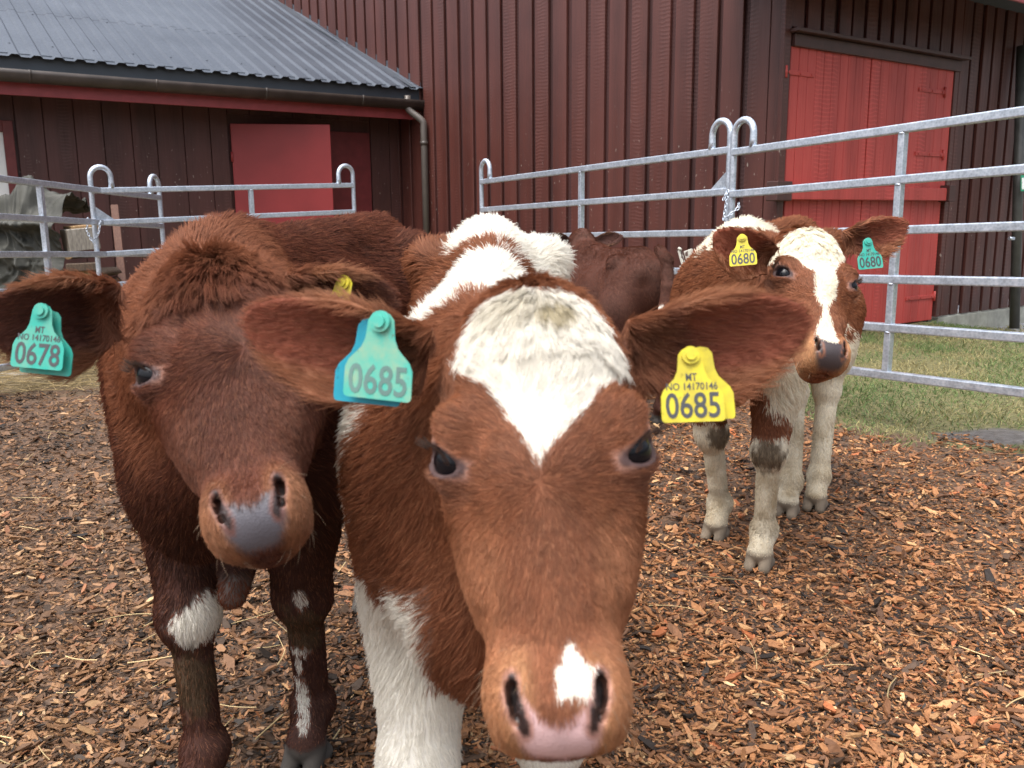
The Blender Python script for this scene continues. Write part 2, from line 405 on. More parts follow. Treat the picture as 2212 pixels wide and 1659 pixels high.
# door leaves: upper pair and lower pair of narrow planks
rail_t = dwl(1860, 404)[1]; rail_b = dwl(1860, 433)[1]; mid = dwl(1866, 300)[0]
def leaf(t0, t1, z0, z1, off, n, seed):
    mb = MB(); r = random.Random(seed); wdt = (t1-t0)/n
    for k in range(n):
        c = CN+DR*(t0+wdt*(k+.5))+UP*((z0+z1)/2)+NR*(off+r.uniform(-.0015, .0015))
        mb.box(c, DR*(wdt/2-.002), NR*.016, UP*(z1-z0)/2, .005)
    mb.box(CN+DR*((t0+t1)/2)+UP*((z0+z1)/2)+NR*(off-.02), DR*(t1-t0)/2*.99, NR*.006, UP*(z1-z0)/2*.99)
    return mb
def strap(t0, t1, z, off, tilt=0):
    mb = MB(); a = CN+DR*t0+UP*z+NR*off; b = CN+DR*t1+UP*(z+tilt)+NR*off
    mb.beam(a, b, .012, .038, up=(0,0,1), bev=.002)
    for k in (.1, .5, .9):
        c = a+(b-a)*k; mb.tube([c, c+NR*.014], .012, 8, up=UP)
    mb.tube([b-UP*.05+NR*.004, b+UP*.05+NR*.004], .014, 8, up=DR)
    return mb
ztop = dwl(1700, 83)[1]-.02
L = [('door_leaf', dx0, mid, rail_b+.02, ztop, 10, 1), ('door_leaf', mid+.012, dx1-.03, rail_b+.02, ztop-.03, 10, 2),
     ('lower_door_leaf', dx0+.03, mid+.01, dz0+.03, rail_b+.01, 10, 3), ('lower_door_leaf', mid+.02, dx1-.05, dz0+.02, rail_b+.01, 10, 4)]
lv = []
for nm, a, b, z0, z1, n, sd in L: lv.append(leaf(a, b, z0, z1, .012 if nm == 'door_leaf' else -.004, n, sd).build(nm, M['red'], barn))
# hinge straps as sub-parts
for (lf, u0, u1, v0, v1) in ((0, 1752, 1690, 162, 158), (1, 1978, 2034, 195, 199), (1, 1970, 2030, 332, 335), (3, 1953, 2014, 647, 638)):
    a = dwl(u0, v0); b = dwl(u1, v1)
    strap(a[0], b[0], (a[1]+b[1])/2, .034 if lf < 2 else .018).build('hinge', M['red'], lv[lf])
rl = MB(); rt0 = dwl(1690, 430)[0]-.02; rt1 = dwl(2022, 430)[0]
rl.box(CN+DR*((rt0+rt1)/2)+UP*((rail_t+rail_b)/2)+NR*.075, DR*(rt1-rt0)/2, NR*.035, UP*(rail_t-rail_b)/2, .006)
rl.build('door_bar', M['red'], barn)
for (t, ww) in ((rt0-.12, .10), (rt1+.065, .055)):
    bk = MB(); bk.box(CN+DR*t+UP*((rail_t+rail_b)/2+.01)+NR*.075, DR*ww, NR*.06, UP*((rail_t-rail_b)/2+.02), .006)
    bk.build('bar_bracket', M['trim'], barn)
tr = MB(); tr.box(CN+DR*(dx1+.01)+UP*((dz0+hz)/2)+NR*.01, DR*.035, NR*.03, UP*((hz-dz0)/2-.05), .004); tr.build('door_trim', M['barn'], barn)
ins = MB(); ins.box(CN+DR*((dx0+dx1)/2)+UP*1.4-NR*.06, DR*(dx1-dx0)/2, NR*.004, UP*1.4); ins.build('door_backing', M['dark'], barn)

# ------------------------------------------------------------------ low shed built against the long wall
ER = PL(912, 190, CN, NL)                              # right end of the eave, on the long wall
def evl(u, v, off=0.0):
    q = PL(u, v, ER+NR*off, NR); return np.dot(q-ER, DR), q[2]
ez = .5*(evl(0, 120)[1]+ER[2])
RK = PL(600, 0, CN, NL); slope = (RK[2]-ER[2])/np.linalg.norm((RK-ER)[:2])
SB = -NR                                               # into the shed
shed = empty('shed', [ER[0], ER[1], 0], 'low red shed with a ribbed grey steel roof and open red door', 'shed')
rk = RK-ER; back_len = float(np.dot(rk, SB)); side = float(np.dot(rk, DR))
LEFT = -8.6
# trapezoid sheet: ribs run up the slope
up_s = unit(SB+UP*slope*abs(np.linalg.norm(rk[:2]))/max(back_len, .1)*1.0)
nrm_s = unit(np.cross(DR, up_s)); nrm_s = nrm_s if nrm_s[2] > 0 else -nrm_s
pr = []; t = LEFT; pitch = .205
while t < 4.5:
    for (a, h) in ((0, 0), (.085, 0), (.112, .026), (.172, .026), (.199, 0)): pr.append((t+a, h))
    t += pitch
SL = 7.5; vs = []; fs = []
for k, sl_ in enumerate((-.055, 1.9, 1.905, SL)):
    lift = .004 if k >= 2 else 0
    for (a, h) in pr:
        # the sheet is cut along the barn wall: the rake runs back along DL
        tmax = max(0, (sl_*np.dot(up_s, SB))/back_len*side)
        aa = min(a, tmax+.0)
        vs.append(np.array([ER[0], ER[1], ez])+DR*aa+up_s*sl_+nrm_s*(h+lift))
n_ = len(pr)
for k in range(3):
    for j in range(n_-1): fs.append((k*n_+j, k*n_+j+1, (k+1)*n_+j+1, (k+1)*n_+j))
rm = MB(); rm.add(vs, fs)
# rake flashing along the barn wall, zig-zag cut edge
fl = MB(); ra = np.array([ER[0], ER[1], ez]); rd = unit(RK-ER); pts = []
nst = 36; LR = 10.0
for k in range(nst+1):
    c = ra+rd*(LR*k/nst); z = .055+(.03 if k % 2 else 0)
    pts += [c+NL*.02+UP*.02-DR*.0, c+NL*.02+UP*(.03+z), c+NL*.17+UP*.012]
fsx = []
for k in range(nst):
    b = k*3; fsx += [(b, b+3, b+4, b+1), (b, b+2, b+5, b+3)]
fl.add(pts, fsx); fo_ = fl.build('rake_flashing', M['flash'], shed); md = fo_.modifiers.new("t", 'SOLIDIFY'); md.thickness = .003
# screws on the ribs
sc = rm_s = MB()
for row in (.35, 1.75, 3.2, 4.7):
    for j in range(0, 60):
        a = LEFT+.142+pitch*j*2
        tmax = (row*np.dot(up_s, SB))/back_len*side
        if a > tmax-.1: break
        c = np.array([ER[0], ER[1], ez])+DR*a+up_s*row+nrm_s*.028
        sc.tube([c, c+nrm_s*.008], .009, 6, up=DR)
b_ = len(rm.v); rm.v += sc.v; rm.f += [tuple(b_+i for i in q) for q in sc.f]; rm.sm += sc.sm
ro = rm.build('roof', M['roof'], shed); md = ro.modifiers.new("sheet", 'SOLIDIFY'); md.thickness = .003; md.offset = -1
def along(t, off, z): return np.array([ER[0], ER[1], 0])+DR*t+NR*off+UP*z
eb = MB(); g0 = evl(0, 150)[1]; f1 = evl(0, 190)[1]
eb.box(along((LEFT+0)/2, -.03, ez-.075), DR*(-LEFT/2), NR*.006, UP*.065, .002); eb.box(along(LEFT/2, -.035, ez-.002), DR*(-LEFT/2), NR*.004, UP*.028); eb.build('eave_flashing', M['flash'], shed)
gt = MB(); prof = [(.075*math.cos(a), -.125*math.sin(a)) for a in np.linspace(0, math.pi, 10)]+[(.068*math.cos(a), -.118*math.sin(a)) for a in np.linspace(math.pi, 0, 10)]
gt.sweep([along(LEFT, .03, ez-.145), along(.03, .03, ez-.155)], prof, up=UP)
for k in range(6):
    t = -.9-k*1.25; gt.sweep([along(t-.012, .03, ez-.147), along(t+.012, .03, ez-.147)], [(a*1.05, b*1.05) for a, b in prof], up=UP)
gt.build('gutter', M['gutter'], shed)
fa = MB(); fa.box(along(LEFT/2, -.075, (ez-.15+f1)/2-.02), DR*(-LEFT/2), NR*.014, UP*((ez-.15-f1)/2+.035), .003); fa.build('fascia_board', M['fascia'], shed)
# front wall, set back under the eave; wall plane found from the open door's hinge edge
WO = -.62
so_ = MB(); so_.box(along(LEFT/2+.3, (WO-.19)/2, ez-.285), DR*(-LEFT/2+.3), NR*((-WO+.01)/2), UP*.012); so_.build('eave_soffit', M['soffit'], shed)
def wv_(u, v):
    q_ = PL(u, v, ER+NR*WO, NR); return np.dot(q_-ER, DR), q_[2]
t_h = wv_(503, 380)[0]; t_d1 = wv_(803, 400)[0]; wdr_top = wv_(503, 268)[1]; t_w1 = wv_(7, 300)[0]; t_w0 = t_w1-.55
sw = MB()
def swall(t0, t1, z0, z1, sd):
    r = random.Random(sd); t = t0
    while t < t1-.01:
        wdt = .30+r.uniform(-.03, .03); e = min(t+wdt, t1)
        if t1-e < .1: e = t1
        sw.box(along((t+e)/2, WO+r.uniform(-.004, .006), (z0+z1)/2), DR*((e-t)/2-.004), NR*.012, UP*(z1-z0)/2, .004); t = e
swall(t_w1+.13, t_h-.03, 0, ez-.3, 1); swall(LEFT, t_w0-.13, 0, ez-.3, 2)
swall(t_d1, .8, 0, ez-.3, 3); swall(t_h-.03, t_d1, wdr_top+.12, ez-.3, 4)
wz0 = wv_(10, 470)[1]-.1; wz1 = wv_(2, 285)[1]
swall(t_w0-.13, t_w1+.13, 0, wz0-.12, 5); swall(t_w0-.13, t_w1+.13, wz1+.12, ez-.3, 6)
sw.box(along(LEFT/2+.3, WO-.03, ez/2), DR*(-LEFT/2+.3), NR*.01, UP*ez/2)
swo = sw.build('front_wall', M['shed'], shed)
wn = MB()
for (a0, a1, z0_, z1_) in ((t_w0-.12, t_w0, wz0-.12, wz1+.12), (t_w1, t_w1+.10, wz0-.12, wz1+.12), (t_w0, t_w1, wz1, wz1+.12), (t_w0, t_w1, wz0-.12, wz0)):
    wn.box(along((a0+a1)/2, WO+.03, (z0_+z1_)/2), DR*(a1-a0)/2, NR*.025, UP*(z1_-z0_)/2, .004)
wfr = wn.build('window_frame', simple('dull_red_window_paint', (.15,.028,.026), .5), shed)
wp = MB(); wp.box(along((t_w0+t_w1)/2, WO+.012, (wz0+wz1)/2), DR*(t_w1-t_w0)/2*.995, NR*.006, UP*(wz1-wz0)/2*.995); 
wpo = wp.build('window_pane', M['white'], wfr)
# open leaf, hinged at its left edge, swung out; closed leaf behind it to the right
hinge = along(t_h, WO+.03, 0)
er_ = ray(712, 262); # the free edge: along the ray where the leaf is .98 wide
best = min(((abs(np.linalg.norm((CAM+er_*k)[:2]-hinge[:2])-(t_d1-t_h)*.62), k) for k in np.linspace(6, 14, 4000) if np.dot((CAM+er_*k)-hinge, NR) > .1), default=(0, 10.5))
fe = CAM+er_*best[1]; ld = np.array([fe[0]-hinge[0], fe[1]-hinge[1], 0]); lw_ = np.linalg.norm(ld); ld /= lw_; ln = np.cross(ld, UP); ln = ln if np.dot(ln, -CAM+hinge) < 0 else -ln
dl_ = MB(); dl_.box(hinge+ld*lw_/2+UP*(wdr_top+.06)/2, ld*lw_/2, ln*.022, UP*((wdr_top-.06)/2), .004)
dlo = dl_.build('open_door_leaf', M['redplain'], shed); 
for z in (.5, 1.9):
    hg = MB(); hg.tube([hinge+UP*(z-.06)+ln*.03, hinge+UP*(z+.06)+ln*.03], .014, 8, up=DR)
    hg.build('hinge', M['redplain'], dlo)
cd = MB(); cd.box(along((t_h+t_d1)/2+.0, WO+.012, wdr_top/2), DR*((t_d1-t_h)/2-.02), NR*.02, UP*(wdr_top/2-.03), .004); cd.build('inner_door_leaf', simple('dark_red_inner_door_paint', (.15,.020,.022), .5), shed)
# downpipe with swan neck
dp = MB(); d0 = PL(880, 222, ER+NR*.03, NR); bt = PL(915, 268, CN+NL*.10, NL)
path = [d0+UP*.09, d0-UP*.02]
for k in np.linspace(0, 1, 12):
    s_ = k*k*(3-2*k); path.append(d0-UP*.05+(bt-(d0-UP*.05))*np.array([s_, s_, k]))
path += [bt-UP*.08, np.array([bt[0], bt[1], .02])]
dp.tube(path, .045, 14, up=DR); dpo = dp.build('downpipe', M['pipe'], shed)
cl = MB(); c = bt-UP*.22; cl.tube([c, c-UP*.05], .052, 14, up=DR); cl.build('pipe_clip', M['gutter'], dpo)

# ------------------------------------------------------------------ galvanised hurdles
SP = .25; RT = .044
rprof = [(RT/2*x, RT/2*y) for x, y in ((-.72,-1),(.72,-1),(.93,-.93),(1,-.72),(1,.72),(.93,.93),(.72,1),(-.72,1),(-.93,.93),(-1,.72),(-1,-.72),(-.93,-.93))]
def hurdle(label, a, b, mids, n=6, lean=(0,0,0), loops=(1, 1), plate=0, lastpost=True):
    """a, b: top-rail ends in the yard; built with rails, end posts that bend over into loops, uprights"""
    a = np.asarray(a, float); b = np.asarray(b, float); d = b-a; Lr = np.linalg.norm(d); d = d/Lr
    dn = unit(np.asarray(lean, float)-UP); root = empty('steel_hurdle', [(a[0]+b[0])/2, (a[1]+b[1])/2, 0], label, 'fence panel', 'galvanised hurdles round the pen')
    for k in range(n):
        m = MB(); m.sweep([a+dn*SP*k, b+dn*SP*k], rprof, up=UP, smooth=False); m.build('rail', M['galv'], root)
    for (e, s_) in ((a, 1), (b, -1)):
        r_ = .078; m = MB(); foot = e+dn*(SP*(n-1)+.30)
        pts = [foot, e+dn*SP*3, e, e-dn*.10]
        for ang in np.linspace(0.15, math.pi*.97, 12): pts.append(e-dn*(.10+r_*1.05*math.sin(ang))+d*s_*(r_-r_*math.cos(ang)))
        pts += [e-dn*.06+d*s_*2*r_, e-dn*.015+d*s_*2*r_]
        scl = [1.0]*(len(pts)-2)+[1.05, 1.2]
        m.tube(pts, .0205, 12, up=np.cross(d, UP), scale=scl); po = m.build('end_post', M['galv'], root)
    for t in mids:
        for k in range(n-1):
            m = MB(); o = a+d*Lr*t; m.sweep([o+dn*(SP*k+RT/2), o+dn*(SP*(k+1)-RT/2)], [(x*.86, y*.86) for x, y in rprof], up=d, smooth=False)
            m.tube([o+dn*(SP*k+RT/2-.003), o+dn*(SP*k+RT/2+.006)], .024, 10, up=d)
            m.build('upright', M['galv'], root)
    if plate:
        e, s_ = (a, 1) if plate > 0 else (b, -1)
        c = e+dn*SP; m = MB(); nn = np.cross(d, UP)
        m.prism([(0, .02), (.155, .02), (.02, .125), (0, .125)], c-nn*.003, d*s_, -dn, nn*.006); m.build('latch_plate', M['galv'], root)
    return root, a, b, d, dn
def chain(label, pts, r=.0035, ln=.026):
    mb = MB(); pts = [np.asarray(p, float) for p in pts]; seg = []
    for p, q in zip(pts[:-1], pts[1:]):
        m_ = max(1, int(np.linalg.norm(q-p)/(ln*.75)))
        for k in range(m_): seg.append((p+(q-p)*(k+.5)/m_, unit(q-p)))
    for i, (c, t) in enumerate(seg):
        x = unit(np.cross(t, [.3, .2, .93])); y = np.cross(t, x); sd = x if i % 2 else y
        loop = []
        for an in np.linspace(0, 2*math.pi, 13)[:-1]: loop.append(c+t*(ln/2)*math.cos(an)+sd*(ln*.30)*math.sin(an))
        mb.tube(loop+[loop[0]], r, 6, up=np.cross(t, sd), caps=False)
    o = mb.build('chain', M['galv']); return tag(o, label, 'chain', 'chains that tie the hurdles together')
p0 = P(1040, 393, 8.035); p1 = P(1577, 324, 5.41)
hurdle('galvanised hurdle along the long barn wall, behind the grazing dark calf', p0, p1, [.5], plate=-1)
q0 = P(1585, 329, 5.37); q1d = P(1948, 278, 4.40); qd = unit(q1d-q0); q1 = q0+qd*np.linalg.norm(q1d-q0)*2.02
hurdle('galvanised hurdle in front of the red barn door, nearest panel on the right', q0, q1, [.5])
l0 = P(197, 412, 6.93); l1 = P(763, 400, 8.44)
hurdle('galvanised hurdle across the open red shed door', l0, l1, [.56], plate=1)
m1 = P(345, 427, 7.89); m85 = P(85, 396, 6.25); md_ = unit(m85-m1); m0 = m1+md_*3.05
hurdle('galvanised hurdle in front of the tarpaulin-covered firewood', m1, m0, [np.linalg.norm(m85-m1)/3.05])
for (e, lab, s_) in ((P(1581, 445, 5.39), 'short steel chain round the two loop posts by the red barn door', 1), (P(203, 478, 6.9), 'steel chain on the latch plate beside the firewood', -1)):
    x = camdir(1,0,0); 
    if s_ > 0: pt = [e+x*(-.06)+UP*.03+camdir(0,0,.02), e+x*(-.03)+UP*.09+camdir(0,0,.02), e+x*(-.055)+UP*-.09+camdir(0,0,.03), e+x*(.0)+UP*-.045+camdir(0,0,.035), e+x*(.035)+UP*-.015+camdir(0,0,.03), e+x*.04+UP*.02]
    else: pt = [e+x*(-.03)+UP*.02+camdir(0,0,.03), e+x*-.05+UP*-.08+camdir(0,0,.03), e+x*-.01+UP*-.17+camdir(0,0,.03), e+x*.04+UP*-.10+camdir(0,0,.03), e+x*.05+UP*-.0]
    chain(lab, pt)

# ------------------------------------------------------------------ clutter against the shed and barn
def wood(name, c, c2):
    m = N(name); g = m.noise(m.geo((30,30,6)), 2.5, 5); return m.set(Base_Color=m.ramp(g, [(.3, c), (.7, c2)]), Roughness=.75)
M['split'] = wood('split_firewood', (.20,.115,.05), (.42,.27,.13)); M['bark'] = wood('log_bark', (.05,.032,.02), (.13,.09,.06))
M['grey'] = wood('weathered_plank', (.16,.14,.115), (.34,.31,.26)); M['brownplank'] = wood('brown_stake_wood', (.09,.04,.028), (.15,.075,.05))
def log(a, b, r, label, kind='log', quarter=False, mat='bark', end='split'):
    a = np.asarray(a, float); b = np.asarray(b, float)
    mb = MB()
    if quarter: pf = [(0, -r*.4)]+[(r*math.cos(t)*1.0, r*math.sin(t)*.9-r*.3) for t in np.linspace(.25, math.pi-.25, 8)]
    else: pf = [(r*math.cos(t)*(1+.06*math.sin(3*t)), r*math.sin(t)) for t in np.linspace(0, 2*math.pi, 15)[:-1]]
    mb.sweep([a, (a+b)/2+np.array([0,0,.004]), b], pf, up=UP, caps=True)
    o = mb.build('firewood_log', M[mat]); o.data.materials.append(M[end])
    for p in o.data.polygons:
        if len(p.vertices) > 4: p.material_index = 1
    return tag(o, label, 'firewood', 'firewood under the tarpaulin')
dw = 8.05
xax = unit(camdir(1,0,0)*[1,1,0]); yax = np.array([-xax[1], xax[0], 0])
def FW(u, v, d=dw): return P(u, v, d)
for i, (u, v, r, qd_, lab) in enumerate((
    (160, 597, .075, True, 'smaller quartered log with pale cut end, left of the pair in the stack'),
    (187, 594, .085, True, 'larger quartered log with pale cut end, right of the pair beside the hurdle post'),
    (146, 556, .05, True, 'thin orange split log poking out from under the tarpaulin edge'),
    (192, 618, .06, False, 'dark round log lowest in the stack beneath the two quartered logs'))):
    c = FW(u, v); log(c, c+yax*.45+xax*.05, r, lab, quarter=qd_)
def plank(u0, v0, u1, v1, d0, d1, w_, t_, mat, name, lab, cat, grp=None):
    mb = MB(); a = P(u0, v0, d0); b = P(u1, v1, d1); mb.beam(a, b, w_, t_, bev=.006); return tag(mb.build(name, M[mat]), lab, cat, grp)
plank(143, 578, 208, 575, 8.0, 8.1, .16, .07, 'bark', 'firewood_log', 'flat rough split log lying across the two quartered logs', 'firewood', 'firewood under the tarpaulin')
plank(140, 520, 206, 513, 8.05, 8.2, .3, .20, 'grey', 'firewood_log', 'big grey split log showing its long side right of the tarpaulin flap', 'firewood', 'firewood under the tarpaulin')
plank(146, 497, 206, 492, 8.1, 8.25, .3, .07, 'split', 'firewood_log', 'orange split log on top of the big grey one', 'firewood', 'firewood under the tarpaulin')
for i, (u, v, lab) in enumerate(((30, 640, 'hidden round log low in the stack at the left, under the tarpaulin'), (90, 640, 'hidden round log low in the middle of the stack'))):
    c = P(u, v, 8.2); log(c, c+yax*.4, .1, lab)
# planks on the ground in front of the stack
plank(0, 812, 232, 800, 6.55, 6.9, .1, .03, 'grey', 'plank', 'grey plank lying on the ground below the green ear tag, nearest of two', 'plank', 'planks lying by the hurdle')
plank(40, 800, 236, 786, 6.9, 7.2, .12, .035, 'bark', 'plank', 'dark plank lying behind the grey one, by the hurdle foot', 'plank', 'planks lying by the hurdle')
plank(247, 443, 268, 640, 9.25, 8.95, .075, .03, 'brownplank', 'stake', 'brown wooden stake leaning upright against the shed wall', 'stake')
# tarpaulin: crumpled draped sheet over the stack
def mk_tarp():
    m = N('grey_green_tarpaulin'); p = m.geo(); a = m.noise(p, 6, 6); b = m.noise(p, 60, 3)
    col = m.ramp(a, [(.3, (.024,.025,.021)), (.7, (.075,.075,.064))]); m.bump(b, .15, .005)
    return m.set(Base_Color=col, Roughness=.62, Specular_IOR_Level=.3)
M['tarp'] = mk_tarp()
nu, nv = 190, 150; vv = []; kk_ = []
tl = P(-110, 462, 8.05); trr = P(140, 462, 8.02)
for j in range(nv):
    for i in range(nu):
        t = i/(nu-1); base = tl+(trr-tl)*t; L_ = j/(nv-1)*1.75
        if L_ < .62: pos = base+yax*(.66-L_); m_ = 1.0
        elif L_ < .74: a_ = (L_-.62)/.12*math.pi/2; pos = base+yax*(.04-.076*math.sin(a_))-UP*(.076*(1-math.cos(a_))); m_ = 1-(L_-.62)/.12
        else: k = L_-.74; pos = base+yax*(-.036-.05*k)-UP*(.076+k); m_ = 0.
        vv.append(pos); kk_.append((t, L_, m_))
vv = np.array(vv); kk_ = np.array(kk_); topm = kk_[:,2]
ridge = lambda p, f, sd: 1-np.abs(vnoise(p, f, sd)-.5)*2
wr = vv+np.stack([vnoise(vv, 3, 60+k)-.5 for k in range(3)], 1)*.35
r1_ = ridge(wr*np.array([1,1,.6]), 3.6, 61)**3; r2_ = ridge(wr*np.array([1,1,.8]), 8.5, 62)**2; r3_ = ridge(wr, 18, 63)
fr = 1-topm; nrm_ = -yax[None]*fr[:,None]+UP[None]*topm[:,None]
vv = vv+nrm_*(r1_*.13+r2_*.055+r3_*.022-.05)[:,None]
for (u, v, rr, hh) in ((52, 440, .17, .26), (172, 450, .20, .20), (110, 455, .12, .07)):
    c = P(u, v, 8.15); dd = np.hypot((vv-c)@xax, ((vv-c)@yax)*.8)*(1+.5*(vnoise(vv, 7, 66)-.5)); vv[:,2] += hh*np.exp(-(dd/rr)**2)*np.clip(topm*1.4, 0, 1)
zf = P(60, 486, 8.0)[2]; band = np.exp(-((vv[:,2]-zf+.04*(r1_-.5))/.045)**2)*fr; vv -= yax*(band*.11)[:,None]
vv += xax*((vnoise(vv, 6, 67)-.5)*.08*sstep(.9, 1, kk_[:,0]))[:,None]
idx = (np.arange(nv-1)[:,None]*nu+np.arange(nu-1)[None]).ravel()
tp = link('tarpaulin', np_mesh('tarpaulin', vv, np.stack([idx, idx+1, idx+nu+1, idx+nu], -1), True), M['tarp'])
tag(tp, 'crumpled grey green tarpaulin draped over the firewood stack', 'tarpaulin'); sm = tp.modifiers.new("t", 'SOLIDIFY'); sm.thickness = .003
# weathered bracket with white paint standing behind the far hurdle
wb = MB()
mm = N('worn_white_paint'); mm_n = mm.noise(mm.geo(), 22, 4); mm.set(Base_Color=mm.ramp(mm_n, [(.42, (.09,.05,.04)), (.5, (.52,.50,.44))]), Roughness=.6)
a = P(1468, 541, 6.9); b = P(1496, 640, 6.9); wb.beam(a, b, .05, .02, bev=.004)
a2 = P(1486, 540, 6.95); b2 = P(1502, 590, 6.95); wb.beam(a2, b2, .03, .07, bev=.004); wb.beam(P(1470, 580, 6.9), P(1500, 578, 6.95), .04, .04, bev=.003)
wb.beam(P(1478, 630, 6.9), P(1480, 720, 6.9), .05, .05, bev=.004); wb.tube([P(1467, 540, 6.88), P(1470, 536, 6.88)], .018, 8)
tag(wb.build('metal_bracket', mm.m), 'white worn metal bracket sticking up behind the dark grazing calf', 'bracket')
# post with a green sign at the right edge, beyond the barn corner
pr_ = empty('sign_post', G(2197, 690), 'dark steel post with a small green and white sign at the right edge', 'sign')
pb = MB(); base = G(2193, 690); dps = -(RC.T@(base-CAM))[2]; tp_ = P(2207, 100, dps*.98); pb.tube([base-UP*.1, tp_], .05, 12); pbo = pb.build('post', M['post'], pr_)
mm = N('green_sign'); mm.set(Base_Color=(.03,.30,.16), Roughness=.4)
sg = MB(); c = P(2214, 396, dps*.975); sg.box(c, camdir(1,0,0)*.045, camdir(0,1,0)*.085, camdir(0,0,1)*.004, .003); sgo = sg.build('sign_plate', mm.m, pr_)
sg = MB(); sg.box(c+camdir(0,-.005,.006), camdir(1,0,0)*.036, camdir(0,1,0)*.06, camdir(0,0,1)*.002, .001); sg.build('sign_panel', M['white'], sgo)
bo = MB(); c = P(2180, 515, dps*.97); bo.tube([c, c+camdir(.06,0,-.02)], .018, 8); bo.build('bolt', M['galv'], pbo)
# ------------------------------------------------------------------ wood chips, straw, grass
def flat_pieces(name, pos, yaw, ln, wd, th, tilt, roll, col, mat, label, kind='stuff', lift=0.):
    """thin irregular chips: one six-sided slab each"""
    n = len(pos); r = np.random.default_rng(4)
    base = np.array([[-.5,-.35],[.1,-.5],[.5,-.2],[.5,.3],[-.05,.5],[-.5,.25]])
    o = base[None]+r.uniform(-.16, .16, (n, 6, 2)); o[:,:,0] *= ln[:,None]; o[:,:,1] *= wd[:,None]
    bow = r.normal(0, .06, n)[:,None]*ln[:,None]*((o[:,:,0]/ln[:,None])**2*4-.5)
    top = np.concatenate([o, (bow+th[:,None]/2)[:,:,None]], 2); bot = np.concatenate([o*.92, (bow-th[:,None]/2)[:,:,None]], 2)
    p = np.concatenate([top, bot], 1)
    cr, sr, ct, st, cy, sy = np.cos(roll), np.sin(roll), np.cos(tilt), np.sin(tilt), np.cos(yaw), np.sin(yaw)
    x, y, z = p[...,0], p[...,1], p[...,2]
    y, z = y*cr[:,None]-z*sr[:,None], y*sr[:,None]+z*cr[:,None]
    x, z = x*ct[:,None]+z*st[:,None], -x*st[:,None]+z*ct[:,None]
    x, y = x*cy[:,None]-y*sy[:,None], x*sy[:,None]+y*cy[:,None]
    v = np.stack([x, y, z], -1)+pos[:,None]
    tri = np.array([[0,1,4,5],[1,2,3,4],[6,11,10,7],[7,10,9,8]]+[[j,6+j,6+(j+1)%6,(j+1)%6] for j in range(6)])
    q = (np.arange(n)[:,None,None]*12+tri[None]).reshape(-1, 4)
    me = np_mesh(name, v.reshape(-1, 3), q); at = me.attributes.new('tone', 'FLOAT_COLOR', 'POINT')
    at.data.foreach_set('color', np.repeat(np.concatenate([col, np.ones((n, 1))], 1), 12, 0).astype(np.float32).ravel())
    o_ = link(name, me, mat); return tag(o_, label, name.replace('_', ' '), kind=kind)
def mk_chip():
    m = N('wood_chip'); a = m.n("ShaderNodeAttribute", attribute_name='tone'); g = m.noise(m.geo(), 120, 4)
    col = m.mix(m.ramp(g, [(.35, .55), (.7, 0.)]), a.outputs["Color"], m.mix(1, a.outputs["Color"], (.42,.36,.30), 'MULTIPLY'))
    m.bump(g, .4, .002); return m.set(Base_Color=col, Roughness=.62, Specular_IOR_Level=.35)
M['chip'] = mk_chip()
FN = np.array([.860, .510, 0])
def fence_d(x, y): return x*.860+y*.510-4.02
def scatter(n, r, y0, y1, power):
    """points in the camera's view wedge, denser close by"""
    u = r.random(n); y = (y0**(1-power)+u*(y1**(1-power)-y0**(1-power)))**(1/(1-power)); x = (r.random(n)*2-1)*(.70*y+.5); return x, y
rc = np.random.default_rng(21); NC = 230000
x, y = scatter(NC, rc, .75, 8.6, 1.15)
pz = np.stack([x, y, 0*x], 1)
edge = fence_d(x, y)+(vnoise(pz, 2.2, 30)-.5)*.55+(vnoise(pz, 9, 31)-.5)*.25
keep = (edge < -.02+.0*x) & ~((y > 5.9+.5*(vnoise(pz, 1.5, 33)-.5)) & (x < -2.0))
keep &= rc.random(NC) < np.clip(1.05-.4*sstep(.58, .75, vnoise(pz, 2.6, 35)), .25, 1)
x, y = x[keep], y[keep]; n = len(x); pz = pz[keep]
ln = np.clip(rc.lognormal(-4.27, .54, n), .005, .066)*np.clip(.8+.09*y, .9, 1.5); wd = np.clip(ln*rc.uniform(.16, .55, n), .004, .026); th = np.clip(wd*rc.uniform(.15, .4, n), .0015, .006)
pos = np.stack([x, y, gz(x, y)+.003+rc.random(n)**1.6*.017], 1)
pal = np.array([[.41,.20,.094],[.50,.29,.150],[.33,.155,.072],[.23,.110,.056],[.15,.075,.042],[.075,.045,.030],[.030,.022,.019],[.66,.46,.27],[.40,.14,.060]])
wet = vnoise(pz, 1.2, 36); near_w = np.array([.20,.11,.19,.17,.13,.09,.06,.015,.04])
ci = np.array([rc.choice(9, p=near_w) for _ in range(0)] or rc.choice(9, n, p=near_w/near_w.sum()))
dk = (rc.random(n) < np.clip((wet-.52)*2.4, 0, .7)); ci = np.where(dk, rc.choice([3,4,5,6], n), ci)
col = pal[ci]*rc.uniform(.8, 1.45, (n, 1))
left = sstep(.3, -1.2, x+.5*(vnoise(pz, 1.1, 38)-.5))[:,None]; gry = col.mean(1, keepdims=True)*np.array([1.26,.94,.62]); col = col*(1-left*.42)+gry*.82*left*.42; col = col*(1-.16*left)
col = col*np.array([.90,.86,.76])
flat_pieces('wood_chips', pos, rc.uniform(0, 6.28, n), ln, wd, th, rc.normal(0, .28, n), rc.normal(0, .35, n), col, M['chip'], 'loose orange brown wood chips bedding the pen floor')
